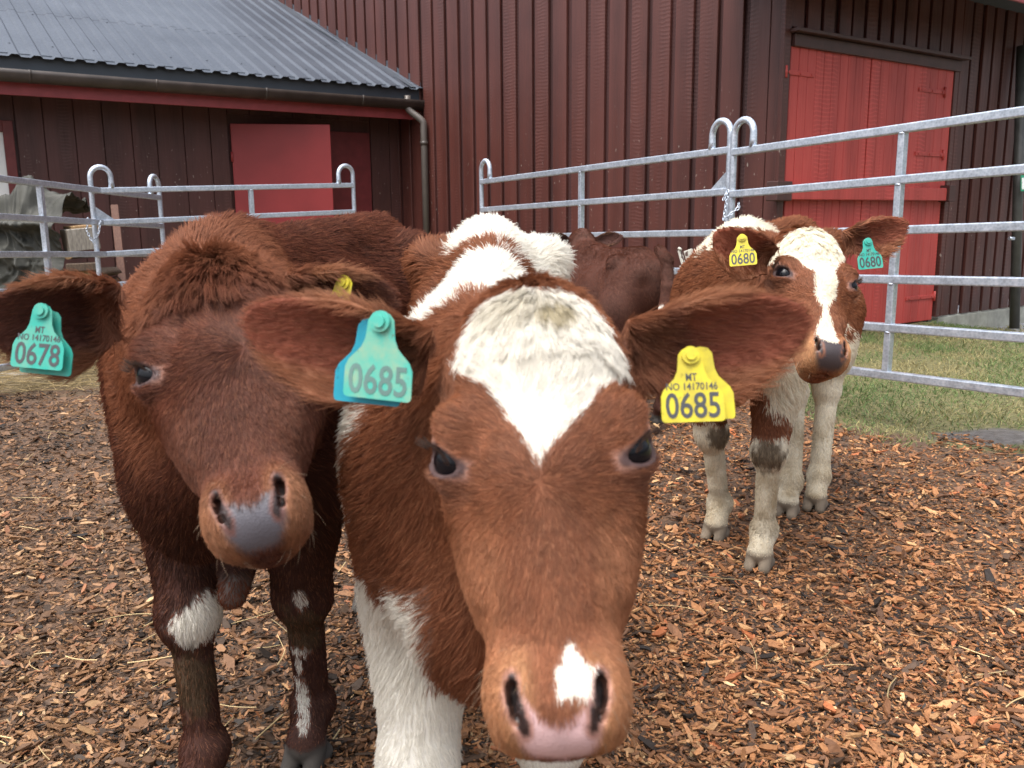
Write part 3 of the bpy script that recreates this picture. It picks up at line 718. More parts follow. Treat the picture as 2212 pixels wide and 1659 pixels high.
# straw and hay stalks
def mk_curves(name, pts, rad, col, mat, label):
    n, k = pts.shape[:2]; cu = bpy.data.hair_curves.new(name); cu.add_curves([k]*n); cu.position_data.foreach_set('vector', pts.astype(np.float32).ravel())
    ra = cu.attributes.get('radius') or cu.attributes.new('radius', 'FLOAT', 'POINT'); ra.data.foreach_set('value', np.repeat(rad, k).astype(np.float32) if np.ndim(rad) == 1 else rad.astype(np.float32).ravel())
    at = cu.attributes.new('coat', 'FLOAT_COLOR', 'CURVE'); at.data.foreach_set('color', np.concatenate([col, np.ones((n, 1))], 1).astype(np.float32).ravel())
    return tag(link(name, cu, mat), label, name.replace('_', ' '), kind='stuff')
def mk_straw():
    m = N('dry_stalk'); a = m.n("ShaderNodeAttribute", attribute_name='coat'); return m.set(Base_Color=a.outputs["Color"], Roughness=.55)
M['straw'] = mk_straw()
rs = np.random.default_rng(31)
def stalks(x, y, L, rs):
    n = len(x); a = rs.uniform(0, 6.28, n); t = np.linspace(-.5, .5, 4); bend = rs.normal(0, .07, n)
    z = gz(x, y)+.014+rs.random(n)*.012; el = rs.normal(0, .10, n)
    px = x[:,None]+np.cos(a)[:,None]*L[:,None]*t-np.sin(a)[:,None]*(bend*L)[:,None]*t**2*4; py = y[:,None]+np.sin(a)[:,None]*L[:,None]*t+np.cos(a)[:,None]*(bend*L)[:,None]*t**2*4
    return np.stack([px, py, z[:,None]+np.abs(el)[:,None]*L[:,None]*(t+.5)], -1)
x, y = scatter(380, rs, 1.0, 6.5, 1.1); k = (fence_d(x, y) < -.1); lf = rs.random(380) < np.where(x < -.3, 1, .35); x, y = x[k & lf], y[k & lf]
L = rs.uniform(.04, .16, len(x)); col = np.array([.50,.37,.18])*rs.uniform(.45, 1.25, (len(x), 1))
mk_curves('straw', stalks(x, y, L, rs), rs.uniform(.0008, .0017, len(x)), col, M['straw'], 'pale straw stalks scattered over the wood chips')
x = rs.uniform(-5.2, -1.2, 9000); y = rs.uniform(5.3, 9.3, 9000); pz = np.stack([x, y, 0*x], 1); k = (y > 5.9+.7*(vnoise(pz, 1.5, 33)-.5)); x, y = x[k], y[k]
mk_curves('hay', stalks(x, y, rs.uniform(.05, .2, len(x)), rs), rs.uniform(.001, .0022, len(x)), np.array([.34,.25,.11])*rs.uniform(.35, 1.2, (len(x), 1)), M['straw'], 'trampled hay strewn on the ground by the firewood stack')
# short grass beyond the right-hand hurdles
ng = 46000; x = rs.uniform(-.5, 7.5, ng*3); y = rs.uniform(1.2, 11, ng*3); pz = np.stack([x, y, 0*x], 1)
d = fence_d(x, y)+(vnoise(pz, 2.2, 30)-.5)*.55; inside = (pz-CN)@NR; clear = (inside > .12) | ((pz-CN)@DR > WE+.1)
dl = (pz-CN)@NL > .14
k = (d > -.05) & clear & (dl | ((pz-CN)@DR > 0)) & (rs.random(ng*3) < np.clip(.25+1.3*vnoise(pz, 1.8, 41)-.3*sstep(5.2, 5.6, x), 0, 1)) & (x/y < .72)
_pw = G(2150, 946); k &= ~(np.hypot(x-_pw[0], (y-_pw[1])*1.7) < .27)
k = np.flatnonzero(k)[:ng]; x, y, pz = x[k], y[k], pz[k]; n = len(x)
hgt = rs.uniform(.012, .042, n)*(.6+.8*vnoise(pz, 3, 42)); a = rs.uniform(0, 6.28, n); ln_ = rs.uniform(.3, 1.5, n)*hgt
z0 = gz(x, y); t = np.array([0, .5, 1.])
pts = np.stack([x[:,None]+np.cos(a)[:,None]*ln_[:,None]*t**1.5, y[:,None]+np.sin(a)[:,None]*ln_[:,None]*t**1.5, z0[:,None]-.004+hgt[:,None]*np.array([0, .62, .95])], -1)
gm = vnoise(pz, 2.1, 43)[:,None]; rnd = rs.random((n, 1)); gm2 = sstep(.30, .58, gm+.35*(rnd-.5))
col = (np.array([.105,.165,.045])*gm2+np.array([.30,.255,.11])*(1-gm2))*rs.uniform(.55, 1.25, (n, 1))
mk_curves('grass', pts, np.stack([np.full(n, .0022), np.full(n, .0018), np.full(n, .0004)], 1), col, M['straw'], 'short worn grass, green and straw coloured, between the hurdles and the barn')
# ------------------------------------------------------------------ calves: implicit bodies -> one continuous skin, plus a coat of hair curves
I3 = np.eye(3)
class Body:
    """signed-distance primitives in world metres, blended smoothly"""
    def __init__(s): s.pr = []
    def _add(s, fn, c, r, k, op): s.pr.append((fn, np.asarray(c, float), float(r), k, op))
    def cone(s, a, b, ra, rb, k=.04, op=1, M=I3, o=(0,0,0), sc=1.0, sv=(1,1,1)):
        a = np.asarray(a, float); b = np.asarray(b, float); M = np.asarray(M); o = np.asarray(o, float); sv = np.asarray(sv, float)
        ba = (b-a)/sv; L2 = float(ba@ba)+1e-12; mn = float(sv.min())
        def fn(p):
            q = ((p-o)@M/sc-a)/sv; h = np.clip(q@ba/L2, 0, 1)
            return (np.sqrt(((q-h[:,None]*ba)**2).sum(1))-(ra+(rb-ra)*h)/1.0)*mn*sc
        c = o+M@((a+b)/2)*sc; s._add(fn, c, (np.linalg.norm(b-a)/2+max(ra, rb)*max(sv))*sc, k, op)
    def ell(s, c, r, k=.04, op=1, M=I3, o=(0,0,0), sc=1.0, A=I3):
        c = np.asarray(c, float); r = np.asarray(r, float); M = np.asarray(M); o = np.asarray(o, float); A = np.asarray(A, float)
        def fn(p):
            q = ((p-o)@M/sc-c)@A.T; k0 = np.sqrt(((q/r)**2).sum(1)); k1 = np.sqrt(((q/r**2)**2).sum(1))+1e-9
            return k0*(k0-1)/k1*sc
        s._add(fn, o+M@c*sc, r.max()*sc, k, op)
    def ear(s, root, L, W, Nn, ln, wd, th=.0045, cup=.9, droop=0., k=.02, fold=.3, skew=0.):
        """leaf-shaped ear: L towards the tip, W across, Nn the hollow side"""
        root = np.asarray(root, float); Mx = np.stack([L, W, Nn], 1)
        def fn(p):
            q = (p-root)@Mx; t = np.clip(q[:,0]/ln, 0, 1)
            w_ = q[:,1]-skew*wd*np.sin(t*math.pi*.9)-droop*q[:,0].clip(0)**2/ln*0
            hw = wd*.5*(.42*(1-t)**1.5+np.sqrt(np.clip(np.sin(math.pi*np.clip(t*.93+.07, 0, 1)), 0, 1))*1.0*(.55+.45*np.clip(t/.45, 0, 1)))
            hw = np.maximum(hw, .004)
            cu = cup*(1-.62*t)
            off = cu*(w_**2)/(wd*.5)+droop*q[:,0]**2/ln-.004
            n_ = q[:,2]-off; sl = np.sqrt(1+(2*cu*w_/(wd*.5))**2)
            d1 = np.abs(n_)/sl-th*(1.25-.45*t); d2 = (np.abs(w_)-hw)*.8; d3 = np.maximum(-q[:,0]-.01, q[:,0]-ln)
            d = np.maximum(d1, np.maximum(d2, d3))
            o_ = np.maximum(np.stack([d1+th*.5, d2+th*.5], 1), 0)
            return np.where(d > -th, np.maximum(d, np.sqrt((o_**2).sum(1))-th*.5), d)
        s._add(fn, root+L*ln/2+Nn*.02, ln*.5+wd*.5+.02, k, 1)
    def ev(s, p, sub=None):
        d = np.full(len(p), 9.0); k0 = None
        for fn, c, r, k, op in (s.pr if sub is None else sub):
            e = fn(p)
            if op > 0:
                h = np.clip(.5+.5*(d-e)/k, 0, 1); d = d+(e-d)*h-k*h*(1-h)
            else:
                h = np.clip(.5-.5*(d+e)/k, 0, 1); d = d+(-e-d)*h+k*h*(1-h)
        return d
    def near(s, lo, hi, m):
        c = (lo+hi)/2; hr = np.linalg.norm(hi-lo)/2
        return [q for q in s.pr if np.linalg.norm(q[1]-c) < hr+q[2]+m+q[3]]
    def ev_blocks(s, p, cell=.12):
        d = np.empty(len(p)); key = np.floor(p/cell).astype(np.int64); k = key[:,0]*73856093 ^ key[:,1]*19349663 ^ key[:,2]*83492791
        od = np.argsort(k, kind='stable'); ks = k[od]; cut = np.flatnonzero(np.diff(ks))+1
        for g in np.split(od, cut):
            q = p[g]; d[g] = s.ev(q, s.near(q.min(0), q.max(0), .03))
        return d
    def mesh(s, h, lo, hi):
        lo = np.asarray(lo, float); hi = np.asarray(hi, float); R_ = 6; hc = h*R_
        nc = np.ceil((hi-lo)/hc).astype(int); nf = nc*R_
        g = [lo[i]+(np.arange(nc[i])+.5)*hc for i in range(3)]
        cp = np.stack(np.meshgrid(*g, indexing='ij'), -1).reshape(-1, 3)
        cd = s.ev_blocks(cp, .3).reshape(nc)
        act = np.abs(cd) < hc*1.15+.004
        f = np.repeat(np.repeat(np.repeat(cd.astype(np.float32), R_, 0), R_, 1), R_, 2)
        ai = np.argwhere(act); sub = np.stack(np.meshgrid(*[np.arange(R_)]*3, indexing='ij'), -1).reshape(-1, 3)
        B = 3000
        od = np.lexsort((ai[:,2]//6, ai[:,1]//6, ai[:,0]//6)); ai = ai[od]; kk = (ai//6)@np.array([10**6, 10**3, 1]); cut = np.flatnonzero(np.diff(kk))+1
        for blk in np.split(ai, cut):
            fi = (blk[:,None,:]*R_+sub[None]).reshape(-1, 3); p = lo+(fi+.5)*h
            f[fi[:,0], fi[:,1], fi[:,2]] = s.ev(p, s.near(p.min(0), p.max(0), .02))
        # surface nets
        ins = f < 0
        c8 = [(a, b, c) for a in (0, 1) for b in (0, 1) for c in (0, 1)]
        cnt = np.zeros(np.array(f.shape)-1, np.int8)
        for a, b, c in c8: cnt += ins[a:f.shape[0]-1+a, b:f.shape[1]-1+b, c:f.shape[2]-1+c]
        cells = np.argwhere((cnt > 0) & (cnt < 8))
        idx = np.full(cnt.shape, -1, np.int32); idx[cells[:,0], cells[:,1], cells[:,2]] = np.arange(len(cells))
        vals = {q: f[cells[:,0]+q[0], cells[:,1]+q[1], cells[:,2]+q[2]] for q in c8}
        acc = np.zeros((len(cells), 3)); n = np.zeros(len(cells))
        for q in c8:
            for ax in range(3):
                if q[ax] == 0:
                    r_ = list(q); r_[ax] = 1; r_ = tuple(r_); a, b = vals[q], vals[r_]; m = (a < 0) != (b < 0)
                    t = np.where(m, a/np.where(m, a-b, 1), 0); pos = np.array(q, float)[None].repeat(len(cells), 0); pos[:,ax] += t
                    acc += pos*m[:,None]; n += m
        v = lo+(cells+acc/n[:,None]+.5)*h
        quads = []
        for ax in range(3):
            b_, c_ = [(1, 2), (2, 0), (0, 1)][ax]
            sl0 = [slice(1, None)]*3; sl1 = [slice(1, None)]*3; sl0[ax] = slice(0, -1)
            a0 = ins[tuple([slice(1, -1) if i != ax else slice(0, -1) for i in range(3)])]; a1 = ins[tuple([slice(1, -1) if i != ax else slice(1, None) for i in range(3)])]
            e = np.argwhere(a0 != a1)
            e0 = e.copy()
            for i in range(3):
                if i != ax: e0[:,i] += 1
            e0 = e0[(e0 < np.array(idx.shape)).all(1)]
            fl = ins[e0[:,0], e0[:,1], e0[:,2]]
            def gi(db, dc):
                t = e0.copy(); t[:,b_] -= db; t[:,c_] -= dc; return idx[t[:,0], t[:,1], t[:,2]]
            qd_ = np.stack([gi(1,1), gi(0,1), gi(0,0), gi(1,0)], 1); qd_[~fl] = qd_[~fl][:, ::-1]
            quads.append(qd_[(qd_ >= 0).all(1)])
        qd_ = np.concatenate(quads)
        nrm = s.grad(v); d = s.ev_blocks(v); v = v-nrm*np.clip(d, -h, h)[:,None]
        return v, qd_, nrm
    def grad(s, v, e=.0012):
        k = np.array([[1,-1,-1],[-1,-1,1],[-1,1,-1],[1,1,1]], float); g = np.zeros_like(v)
        for q in k: g += q*s.ev_blocks(v+q*e)[:,None]
        return g/(np.linalg.norm(g, axis=1, keepdims=True)+1e-12)

def frame_from(zaxis, xhint):
    z = unit(zaxis); x = unit(np.asarray(xhint)-z*np.dot(xhint, z)); y = np.cross(z, x); return np.stack([x, y, z], 1)
class Head:
    def __init__(s, eye, poll, muz, xcam, sc, world=False, mz=1., ck=1.): s.mz = mz; s.ck = ck; s.o = np.asarray(eye, float); s.M = frame_from(np.asarray(poll)-np.asarray(muz), np.asarray(xcam, float) if world else camdir(*xcam)); s.sc = sc
    def w(s, x, y, z): return s.o+s.M@np.array([x, y, z])*s.sc
    def d(s, x, y, z): return s.M@unit([x, y, z])
    def loc(s, p): return (p-s.o)@s.M/s.sc
    def plane(s, u, v, y=-.034):
        """photo pixel -> (x, z) on the face plane"""
        q = s.loc(PL(u, v, s.w(0, y, 0), s.M[:,1])); return q[0], q[2]
EYE = (.0765, .003, 0.)
def head_prims(B, h, full=True):
    K = dict(M=h.M, o=h.o, sc=h.sc); m = h.mz; up = .010*(1-m)/.12
    B.ell((0,.058,.092), (.084,.082,.110), .03, **K)
    B.ell((0,.05,.0), (.088,.080,.085), .03, **K)
    B.ell((0,.022,.075), (.070,.052,.080), .03, **K)
    B.cone((0,.034,-.02), (0,.038,-.185), .069, .056*m, .03, **K)
    B.ell((0,.022,-.208), (.055*m,.049,.042), .02, **K)
    for s in (-1, 1):
        B.ell((.048*s*h.ck,.050,-.065), (.032,.046,.075), .03, **K)
        B.cone((.070*s,.018,-.028), (.055*s*m,.020,-.115), .014, .010, .014, **K)
        B.ell((.036*s*m,.014,-.200), (.023*m,.034,.040), .022, **K)
        B.ell((.050*s,.090,.0), (.036,.062,.080), .04, **K)
        B.ell((.068*s,.000,.028), (.028,.026,.026), .02, **K)
        B.ell((EYE[0]*s,EYE[1],EYE[2]), (.0265,.0265,.0265), .014, **K)
        B.ell((.026*s*m,.037,-.231+up), (.03*m,.034,.017), .012, **K)
    B.ell((0,.036,-.231+up), (.04*m,.036,.017), .012, **K)
    B.ell((0,.062,-.222+up), (.034*m,.032,.026), .014, **K)
    B.cone((0,.112,.0), (0,.072,-.195), .060, .032*m, .03, **K)
    if full:
        # mouth line
        B.cone((-.05,.06,-.218), (0,.028,-.2495), .0035, .003, .006, op=-1, **K)
        B.cone((.05,.06,-.218), (0,.028,-.2495), .0035, .003, .006, op=-1, **K)
        for s in (-1, 1):
            B.cone((.066*s,-.037,-.016), (.031*s,-.048,-.072), .013, .011, .016, op=-1, **K)
            g = unit([.80*s, -.60, -.10]); t = unit(np.array([-.80*s, -.40, -.55])-g*np.dot([-.80*s, -.40, -.55], g)); u = np.cross(g, t)
            B.ell(np.array(EYE)*[s,1,1]+g*.026, (.027,.0225,.0115), .004, op=-1, A=np.stack([g, t, u]), **K)
            # slanting comma-shaped nostrils
            B.cone((.0355*s*m,-.034,-.190), (.0365*s*m,-.031,-.206), .0028, .0052, .005, op=-1, **K)
            B.cone((.0365*s*m,-.031,-.206), (.0275*s*m,-.029,-.230), .0052, .0028, .005, op=-1, **K)
            B.cone((.0375*s*m,-.018,-.196), (.034*s*m,-.014,-.220), .0055, .0045, .005, op=-1, **K)
            B.cone((.0365*s*m,-.005,-.196), (.034*s*m,-.002,-.214), .0075, .006, .006, op=-1, **K)
def quadruped(B, q, h):
    """q: dict of world points. trunk, neck, four legs"""
    r = q['s']; X = q['fwd']; Y = np.cross(UP, X); O = q['o']
    fz = q.get('fat', 1.0); wz = q.get('wz', 0.); hz_ = q.get('hz', 0.)
    def W(x, y, z): return O+X*x*r+Y*y*r+UP*z*r
    E = np.stack([X, Y, UP])
    B.ell(W(.30,0,.72), np.array([.22,.155*fz,.215])*r, .05, A=E)
    B.ell(W(.02,0,.70), np.array([.33,.190*fz,.215])*r, .08, A=E)
    B.ell(W(-.30,0,.76+hz_*.5), np.array([.24,.165*fz,.185+hz_*.4])*r, .07, A=E)
    B.ell(W(-.45,0,.78+hz_), np.array([.12,.135*fz,.165])*r, .06, A=E)
    B.cone(W(.30,0,.905+wz), W(-.38,0,.935+hz_), .045*r, .045*r, .07)
    B.cone(W(.26,0,.93+wz), W(.18,0,.91+wz), .035*r, .03*r, .06)
    B.ell(W(.42,0,.62), np.array([.10,.10,.15])*r, .06, A=E)
    for s in (-1, 1):
        B.ell(W(-.33,.115*s*fz,.90+hz_), np.array([.06,.045,.04])*r, .05, A=E)
        B.ell(W(-.52,.06*s,.85+hz_), np.array([.045,.035,.05])*r, .04, A=E)
        B.ell(W(.32,.125*s*fz,.68), np.array([.11,.05,.17])*r, .05, A=E)
        B.ell(W(-.38,.115*s*fz,.64), np.array([.15,.075,.19])*r, .05, A=E)
    # neck
    nb = W(.34,0,.78+wz*.7); hb = h.w(0,.135,.05); md = (nb+hb)/2+UP*.02*r
    B.cone(nb, md, .145*r, .115*r, .07); B.cone(md, hb, .115*r, .085*r, .06)
    B.cone(W(.30,0,.90+wz), h.w(0,.125,.10), .05*r, .05*r, .07)
    B.cone(W(.44,0,.60), h.w(0,.16,-.03), .075*r, .045*r, .06)
    # legs: foot targets on the ground
    for i, ft in enumerate(q['fore']):
        s = 1 if i == 0 else -1                       # 0: calf's left
        ft = np.asarray(ft, float); el = W(.30,q.get('ely', .115)*s*fz,.56); kn = q['knee'][i] if 'knee' in q else ft+UP*.34*r+(el-ft)*np.array([.35,.35,0]); fe = ft+UP*.105*r-X*.025*r
        B.cone(el, kn, .078*r, .043*r, .04); B.ell(kn, np.array([.050,.048,.056])*r, .022)
        B.cone(kn, fe, .032*r, .027*r, .02); B.ell(fe, np.array([.040,.039,.041])*r, .016); B.cone(fe, ft+UP*.05*r+X*.015*r, .031*r, .034*r, .015)
        for t in (-1, 1):
            B.cone(ft+UP*.045*r+Y*.017*t*r+X*.01*r, ft+UP*.012*r+Y*.021*t*r+X*.045*r, .021*r, .015*r, .006)
            B.cone(ft+UP*.018*r+Y*.019*t*r-X*.012*r, ft+UP*.012*r+Y*.021*t*r+X*.045*r, .019*r, .014*r, .006)
            B.ell(fe-X*.032*r+Y*.016*t*r-UP*.012*r, np.array([.011,.010,.014])*r, .008)
    for i, ft in enumerate(q['hind']):
        s = 1 if i == 0 else -1
        ft = np.asarray(ft, float); st = W(-.33,.115*s*fz,.58); fe = ft+UP*.11*r-X*.03*r; hk = ft+UP*.40*r-X*.085*r+(st-ft)*np.array([.12,.12,0])
        B.cone(W(-.40,.11*s*fz,.66), st-UP*.03*r, .12*r, .10*r, .05); B.cone(st-UP*.02*r, hk, .088*r, .042*r, .04); B.ell(hk, np.array([.043,.038,.06])*r, .025)
        B.cone(hk-X*.012*r, fe, .034*r, .031*r, .02); B.ell(fe, np.array([.038,.037,.04])*r, .02); B.cone(fe, ft+UP*.05*r+X*.01*r, .032*r, .034*r, .015)
        for t in (-1, 1):
            B.cone(ft+UP*.045*r+Y*.017*t*r+X*.005*r, ft+UP*.012*r+Y*.021*t*r+X*.04*r, .021*r, .015*r, .006)
            B.cone(ft+UP*.018*r+Y*.019*t*r-X*.015*r, ft+UP*.012*r+Y*.021*t*r+X*.04*r, .019*r, .014*r, .006)
            B.ell(fe-X*.034*r+Y*.016*t*r-UP*.012*r, np.array([.011,.010,.014])*r, .008)
    q['W'] = W; q['E'] = E
    return W
def tail_prims(B, q, pts, r0, r1):
    pts = [np.asarray(p, float) for p in pts]
    for i in range(len(pts)-1):
        a, b = i/(len(pts)-1), (i+1)/(len(pts)-1); B.cone(pts[i], pts[i+1], r0+(r1-r0)*a, r0+(r1-r0)*b, .015)

def poly_sd(x, z, poly):
    """signed distance (inside negative) of points to a 2-D polygon"""
    poly = np.asarray(poly, float); d = np.full(len(x), 1e9); ins = np.zeros(len(x), bool); n = len(poly)
    for i in range(n):
        a, b = poly[i], poly[(i+1) % n]; e = b-a; wx, wz = x-a[0], z-a[1]
        t = np.clip((wx*e[0]+wz*e[1])/(e@e+1e-12), 0, 1); d = np.minimum(d, np.hypot(wx-e[0]*t, wz-e[1]*t))
        c = ((a[1] > z) != (b[1] > z)) & (x < (b[0]-a[0])*(z-a[1])/(b[1]-a[1]+1e-12)+a[0]); ins ^= c
    return np.where(ins, -d, d)

def mk_skin():
    m = N('calf_skin'); a = m.n("ShaderNodeAttribute", attribute_name='coat'); r = m.n("ShaderNodeAttribute", attribute_name='wet')
    nz = m.noise(m.geo(), 240, 3); vo = m.n("ShaderNodeTexVoronoi", feature='DISTANCE_TO_EDGE'); vo.inputs["Scale"].default_value = 300; m.l(m.geo(), vo.inputs["Vector"])
    peb = m.math('MULTIPLY', m.ramp(vo.outputs["Distance"], [(0., 0.), (.22, 1.)]), r.outputs["Fac"])
    m.bump(m.math('ADD', m.math('MULTIPLY', nz, .7), m.math('MULTIPLY', peb, .55)), .26, .002)
    rg = m.math('ADD', m.ramp(r.outputs["Fac"], [(0., .75), (1., .26)]), m.math('MULTIPLY', m.noise(m.geo(), 60, 4), .2))
    return m.set(Base_Color=a.outputs["Color"], Roughness=rg, Specular_IOR_Level=.4)
M['skin'] = mk_skin()
def mk_hair():
    m = N('calf_coat'); a = m.n("ShaderNodeAttribute", attribute_name='coat')
    m.t.nodes.remove(m.b)
    d = m.n("ShaderNodeBsdfDiffuse"); m.l(a.outputs["Color"], d.inputs[0])
    t = m.n("ShaderNodeBsdfTranslucent"); m.l(a.outputs["Color"], t.inputs[0])
    h = m.n("ShaderNodeBsdfHair", component='Reflection'); h.inputs["RoughnessU"].default_value = .34; h.inputs["RoughnessV"].default_value = .6; h.inputs["Offset"].default_value = math.radians(-4)
    gl = m.mix(.5, (.62,.56,.52), a.outputs["Color"]); m.l(gl, h.inputs[0])
    m1 = m.n("ShaderNodeMixShader"); m1.inputs[0].default_value = .25; m.l(d.outputs[0], m1.inputs[1]); m.l(t.outputs[0], m1.inputs[2])
    m2 = m.n("ShaderNodeMixShader"); m2.inputs[0].default_value = .085; m.l(m1.outputs[0], m2.inputs[1]); m.l(h.outputs[0], m2.inputs[2])
    m.l(m2.outputs[0], m.out.inputs[0]); return m.m
M['hair'] = mk_hair()
def mk_eye():
    m = N('calf_eye'); return m.set(Base_Color=(.004,.004,.006), Roughness=.10, Specular_IOR_Level=.28)
M['eye'] = mk_eye()
def mk_tagm(name, c, dirt):
    m = N(name); p = m.geo(); a = m.noise(p, 38, 6, .65); b = m.noise(p, 160, 3); col = m.mix(m.ramp(a, [(.42, 0.), (.68, .75)]), c, dirt); col = m.mix(m.ramp(b, [(.66, 0.), (.72, .6)]), col, tuple(q*.35 for q in dirt)); m.bump(a, .12, .003); return m.set(Base_Color=col, Roughness=.45, Specular_IOR_Level=.4)
M['teal'] = mk_tagm('teal_tag_plastic', (.030,.36,.29), (.14,.36,.27)); M['yellow'] = mk_tagm('yellow_tag_plastic', (.62,.53,.035), (.36,.29,.05))
M['paleteal'] = mk_tagm('worn_pale_teal_plastic', (.075,.42,.34), (.30,.40,.26)); M['bluetag'] = mk_tagm('blue_tag_plastic', (.015,.26,.36), (.02,.3,.4)); M['ink'] = simple('grey_ink', (.055,.06,.065), .6); M['palink'] = simple('faded_ink', (.12,.22,.20), .6)

def add_hair(parent, roots, nrm, dirs, length, lift, color, rad, name='coat', npt=4, clump=.5, cell=.012, bend=.35, curl=.0, seed=1):
    n = len(roots); r = np.random.default_rng(seed)
    dirs = dirs-nrm*(dirs*nrm).sum(1, keepdims=True); dirs /= np.linalg.norm(dirs, axis=1, keepdims=True)+1e-9
    L = length[:,None]; lf = lift[:,None]
    tipdir = dirs*np.cos(lf)+nrm*np.sin(lf)
    # locks: neighbouring hairs lean towards a common tip
    key = np.floor(roots/cell+(vnoise(roots, 60, seed)[:,None]-.5)*1.2).astype(np.int64); kk = key[:,0]*73856093 ^ key[:,1]*19349663 ^ key[:,2]*83492791
    _, inv = np.unique(kk, return_inverse=True); inv = inv.ravel(); cn = np.bincount(inv)
    cen = np.stack([np.bincount(inv, roots[:,i])/cn for i in range(3)], 1); cdir = np.stack([np.bincount(inv, tipdir[:,i])/cn for i in range(3)], 1)
    jit = r.normal(0, .16, (len(cn), 3)); cdir = cdir+jit
    lr = r.uniform(.8, 1.2, len(cn))
    tgt = cen[inv]+cdir[inv]*L*lr[inv][:,None]
    own = roots+(tipdir+r.normal(0, .10, (n, 3)))*L
    cl = (clump*r.uniform(.5, 1.1, n).clip(0, 1))[:,None] if np.isscalar(clump) else (clump*r.uniform(.5, 1.1, n).clip(0, 1))[:,None]
    tip = own*(1-cl)+tgt*cl
    tip = tip-nrm*L*.10*r.random((n, 1))
    mid = roots+(tip-roots)*.5+nrm*L*bend*np.sin(np.maximum(lf, .12))*.55
    t = np.linspace(0, 1, npt)[None,:,None]
    pts = roots[:,None]*(1-t)**2+mid[:,None]*2*t*(1-t)+tip[:,None]*t*t
    cu = bpy.data.hair_curves.new(name); cu.add_curves([npt]*n)
    cu.position_data.foreach_set('vector', pts.astype(np.float32).ravel())
    ra = cu.attributes.get('radius') or cu.attributes.new('radius', 'FLOAT', 'POINT')
    prof = np.array([1, .95, .75, .25] if npt == 4 else np.linspace(1, .2, npt))
    ra.data.foreach_set('value', (rad[:,None]*prof[None]).astype(np.float32).ravel())
    at = cu.attributes.new('coat', 'FLOAT_COLOR', 'CURVE'); at.data.foreach_set('color', np.concatenate([color, np.ones((n, 1))], 1).astype(np.float32).ravel())
    return link(name, cu, M['hair'], parent)

def sample(v, q, wgt, n, r):
    """n random points on quads, density by vertex weight"""
    p = v[q]; ar = .5*(np.linalg.norm(np.cross(p[:,1]-p[:,0], p[:,2]-p[:,0]), axis=1)+np.linalg.norm(np.cross(p[:,2]-p[:,0], p[:,3]-p[:,0]), axis=1))
    pw = ar*wgt[q].mean(1); pw /= pw.sum(); f = r.choice(len(q), n, p=pw); a = r.random((n, 1)); b = r.random((n, 1))
    w4 = np.concatenate([(1-a)*(1-b), a*(1-b), a*b, (1-a)*b], 1); return f, w4
def lerpv(attr, q, f, w4):
    at = attr[q[f]]
    return (at*w4[:,:,None]).sum(1) if at.ndim == 3 else (at*w4).sum(1)

TAG_OUT = []
def _tag_outline():
    half = [(.0, .078), (.008, .0765), (.0125, .071), (.0135, .062), (.0145, .054), (.018, .046), (.024, .040), (.030, .034), (.033, .027), (.0335, .004), (.0325, .0012), (.030, 0)]
    return half+[(-x, y) for x, y in half[::-1][:-1]]
def ear_tag(parent, hole, right, down, mat, num, label, full=True, sc=1.0, ink='ink', back=None, bk_off=(.012, .0)):
    """flag tag hanging from its hole; right/down are world directions on its face"""
    right = unit(right); down = unit(np.asarray(down)-right*np.dot(down, right)); up = -down; nf = np.cross(right, up)   # faces the viewer
    hole = np.asarray(hole, float); o = hole-up*.070*sc
    mb = MB(); ol = [(a*sc, b*sc) for a, b in _tag_outline()]
    mb.prism(ol, o-nf*.0007, right, up, nf*.0014)
    mb.tube([hole-nf*.001, hole+nf*.0045*sc], .0095*sc, 16, up=right); mb.tube([hole+nf*.0045*sc, hole+nf*.007*sc], .0055*sc, 12, up=right)
    tg = mb.build('ear_tag', M[mat], parent); tg["label"] = label
    if back:
        mb = MB(); ob = o+right*bk_off[0]+up*bk_off[1]-nf*.013; mb.prism(ol, ob, right, up, nf*.0014); mb.build('tag_backplate', M[back], tg)
    def text(s, hgt, wid, cy, cx=0.0):
        cu = bpy.data.curves.new('lettering', 'FONT'); cu.body = s; cu.size = 1; cu.extrude = .01; cu.resolution_u = 3; cu.offset = .014
        to = bpy.data.objects.new('tmp', cu); COL.objects.link(to); dg = bpy.context.evaluated_depsgraph_get(); me = bpy.data.meshes.new_from_object(to.evaluated_get(dg))
        bpy.data.objects.remove(to); bpy.data.curves.remove(cu)
        n_ = len(me.vertices); c = np.empty(n_*3, np.float32); me.vertices.foreach_get('co', c); c = c.reshape(-1, 3).astype(float)
        lo, hi = c.min(0), c.max(0); c[:,0] = ((c[:,0]-lo[0])/(hi[0]-lo[0])-.5)*wid+cx; c[:,1] = (c[:,1]-lo[1])/(hi[1]-lo[1])*hgt+cy; c[:,2] = (c[:,2]-lo[2])/(hi[2]-lo[2])*.0003
        wpt = o+nf*.0008+right*c[:,0:1]*sc+up*c[:,1:2]*sc+nf*c[:,2:3]
        me.vertices.foreach_set('co', wpt.astype(np.float32).ravel()); me.name = 'lettering'; me.update()
        return link('lettering', me, M[ink], tg)
    text(num, .0275, .0575, .0038)
    if full:
        text('NO 14170146', .0078, .0545, .0335); text('MT', .0082, .0118, .0430)
    return tg
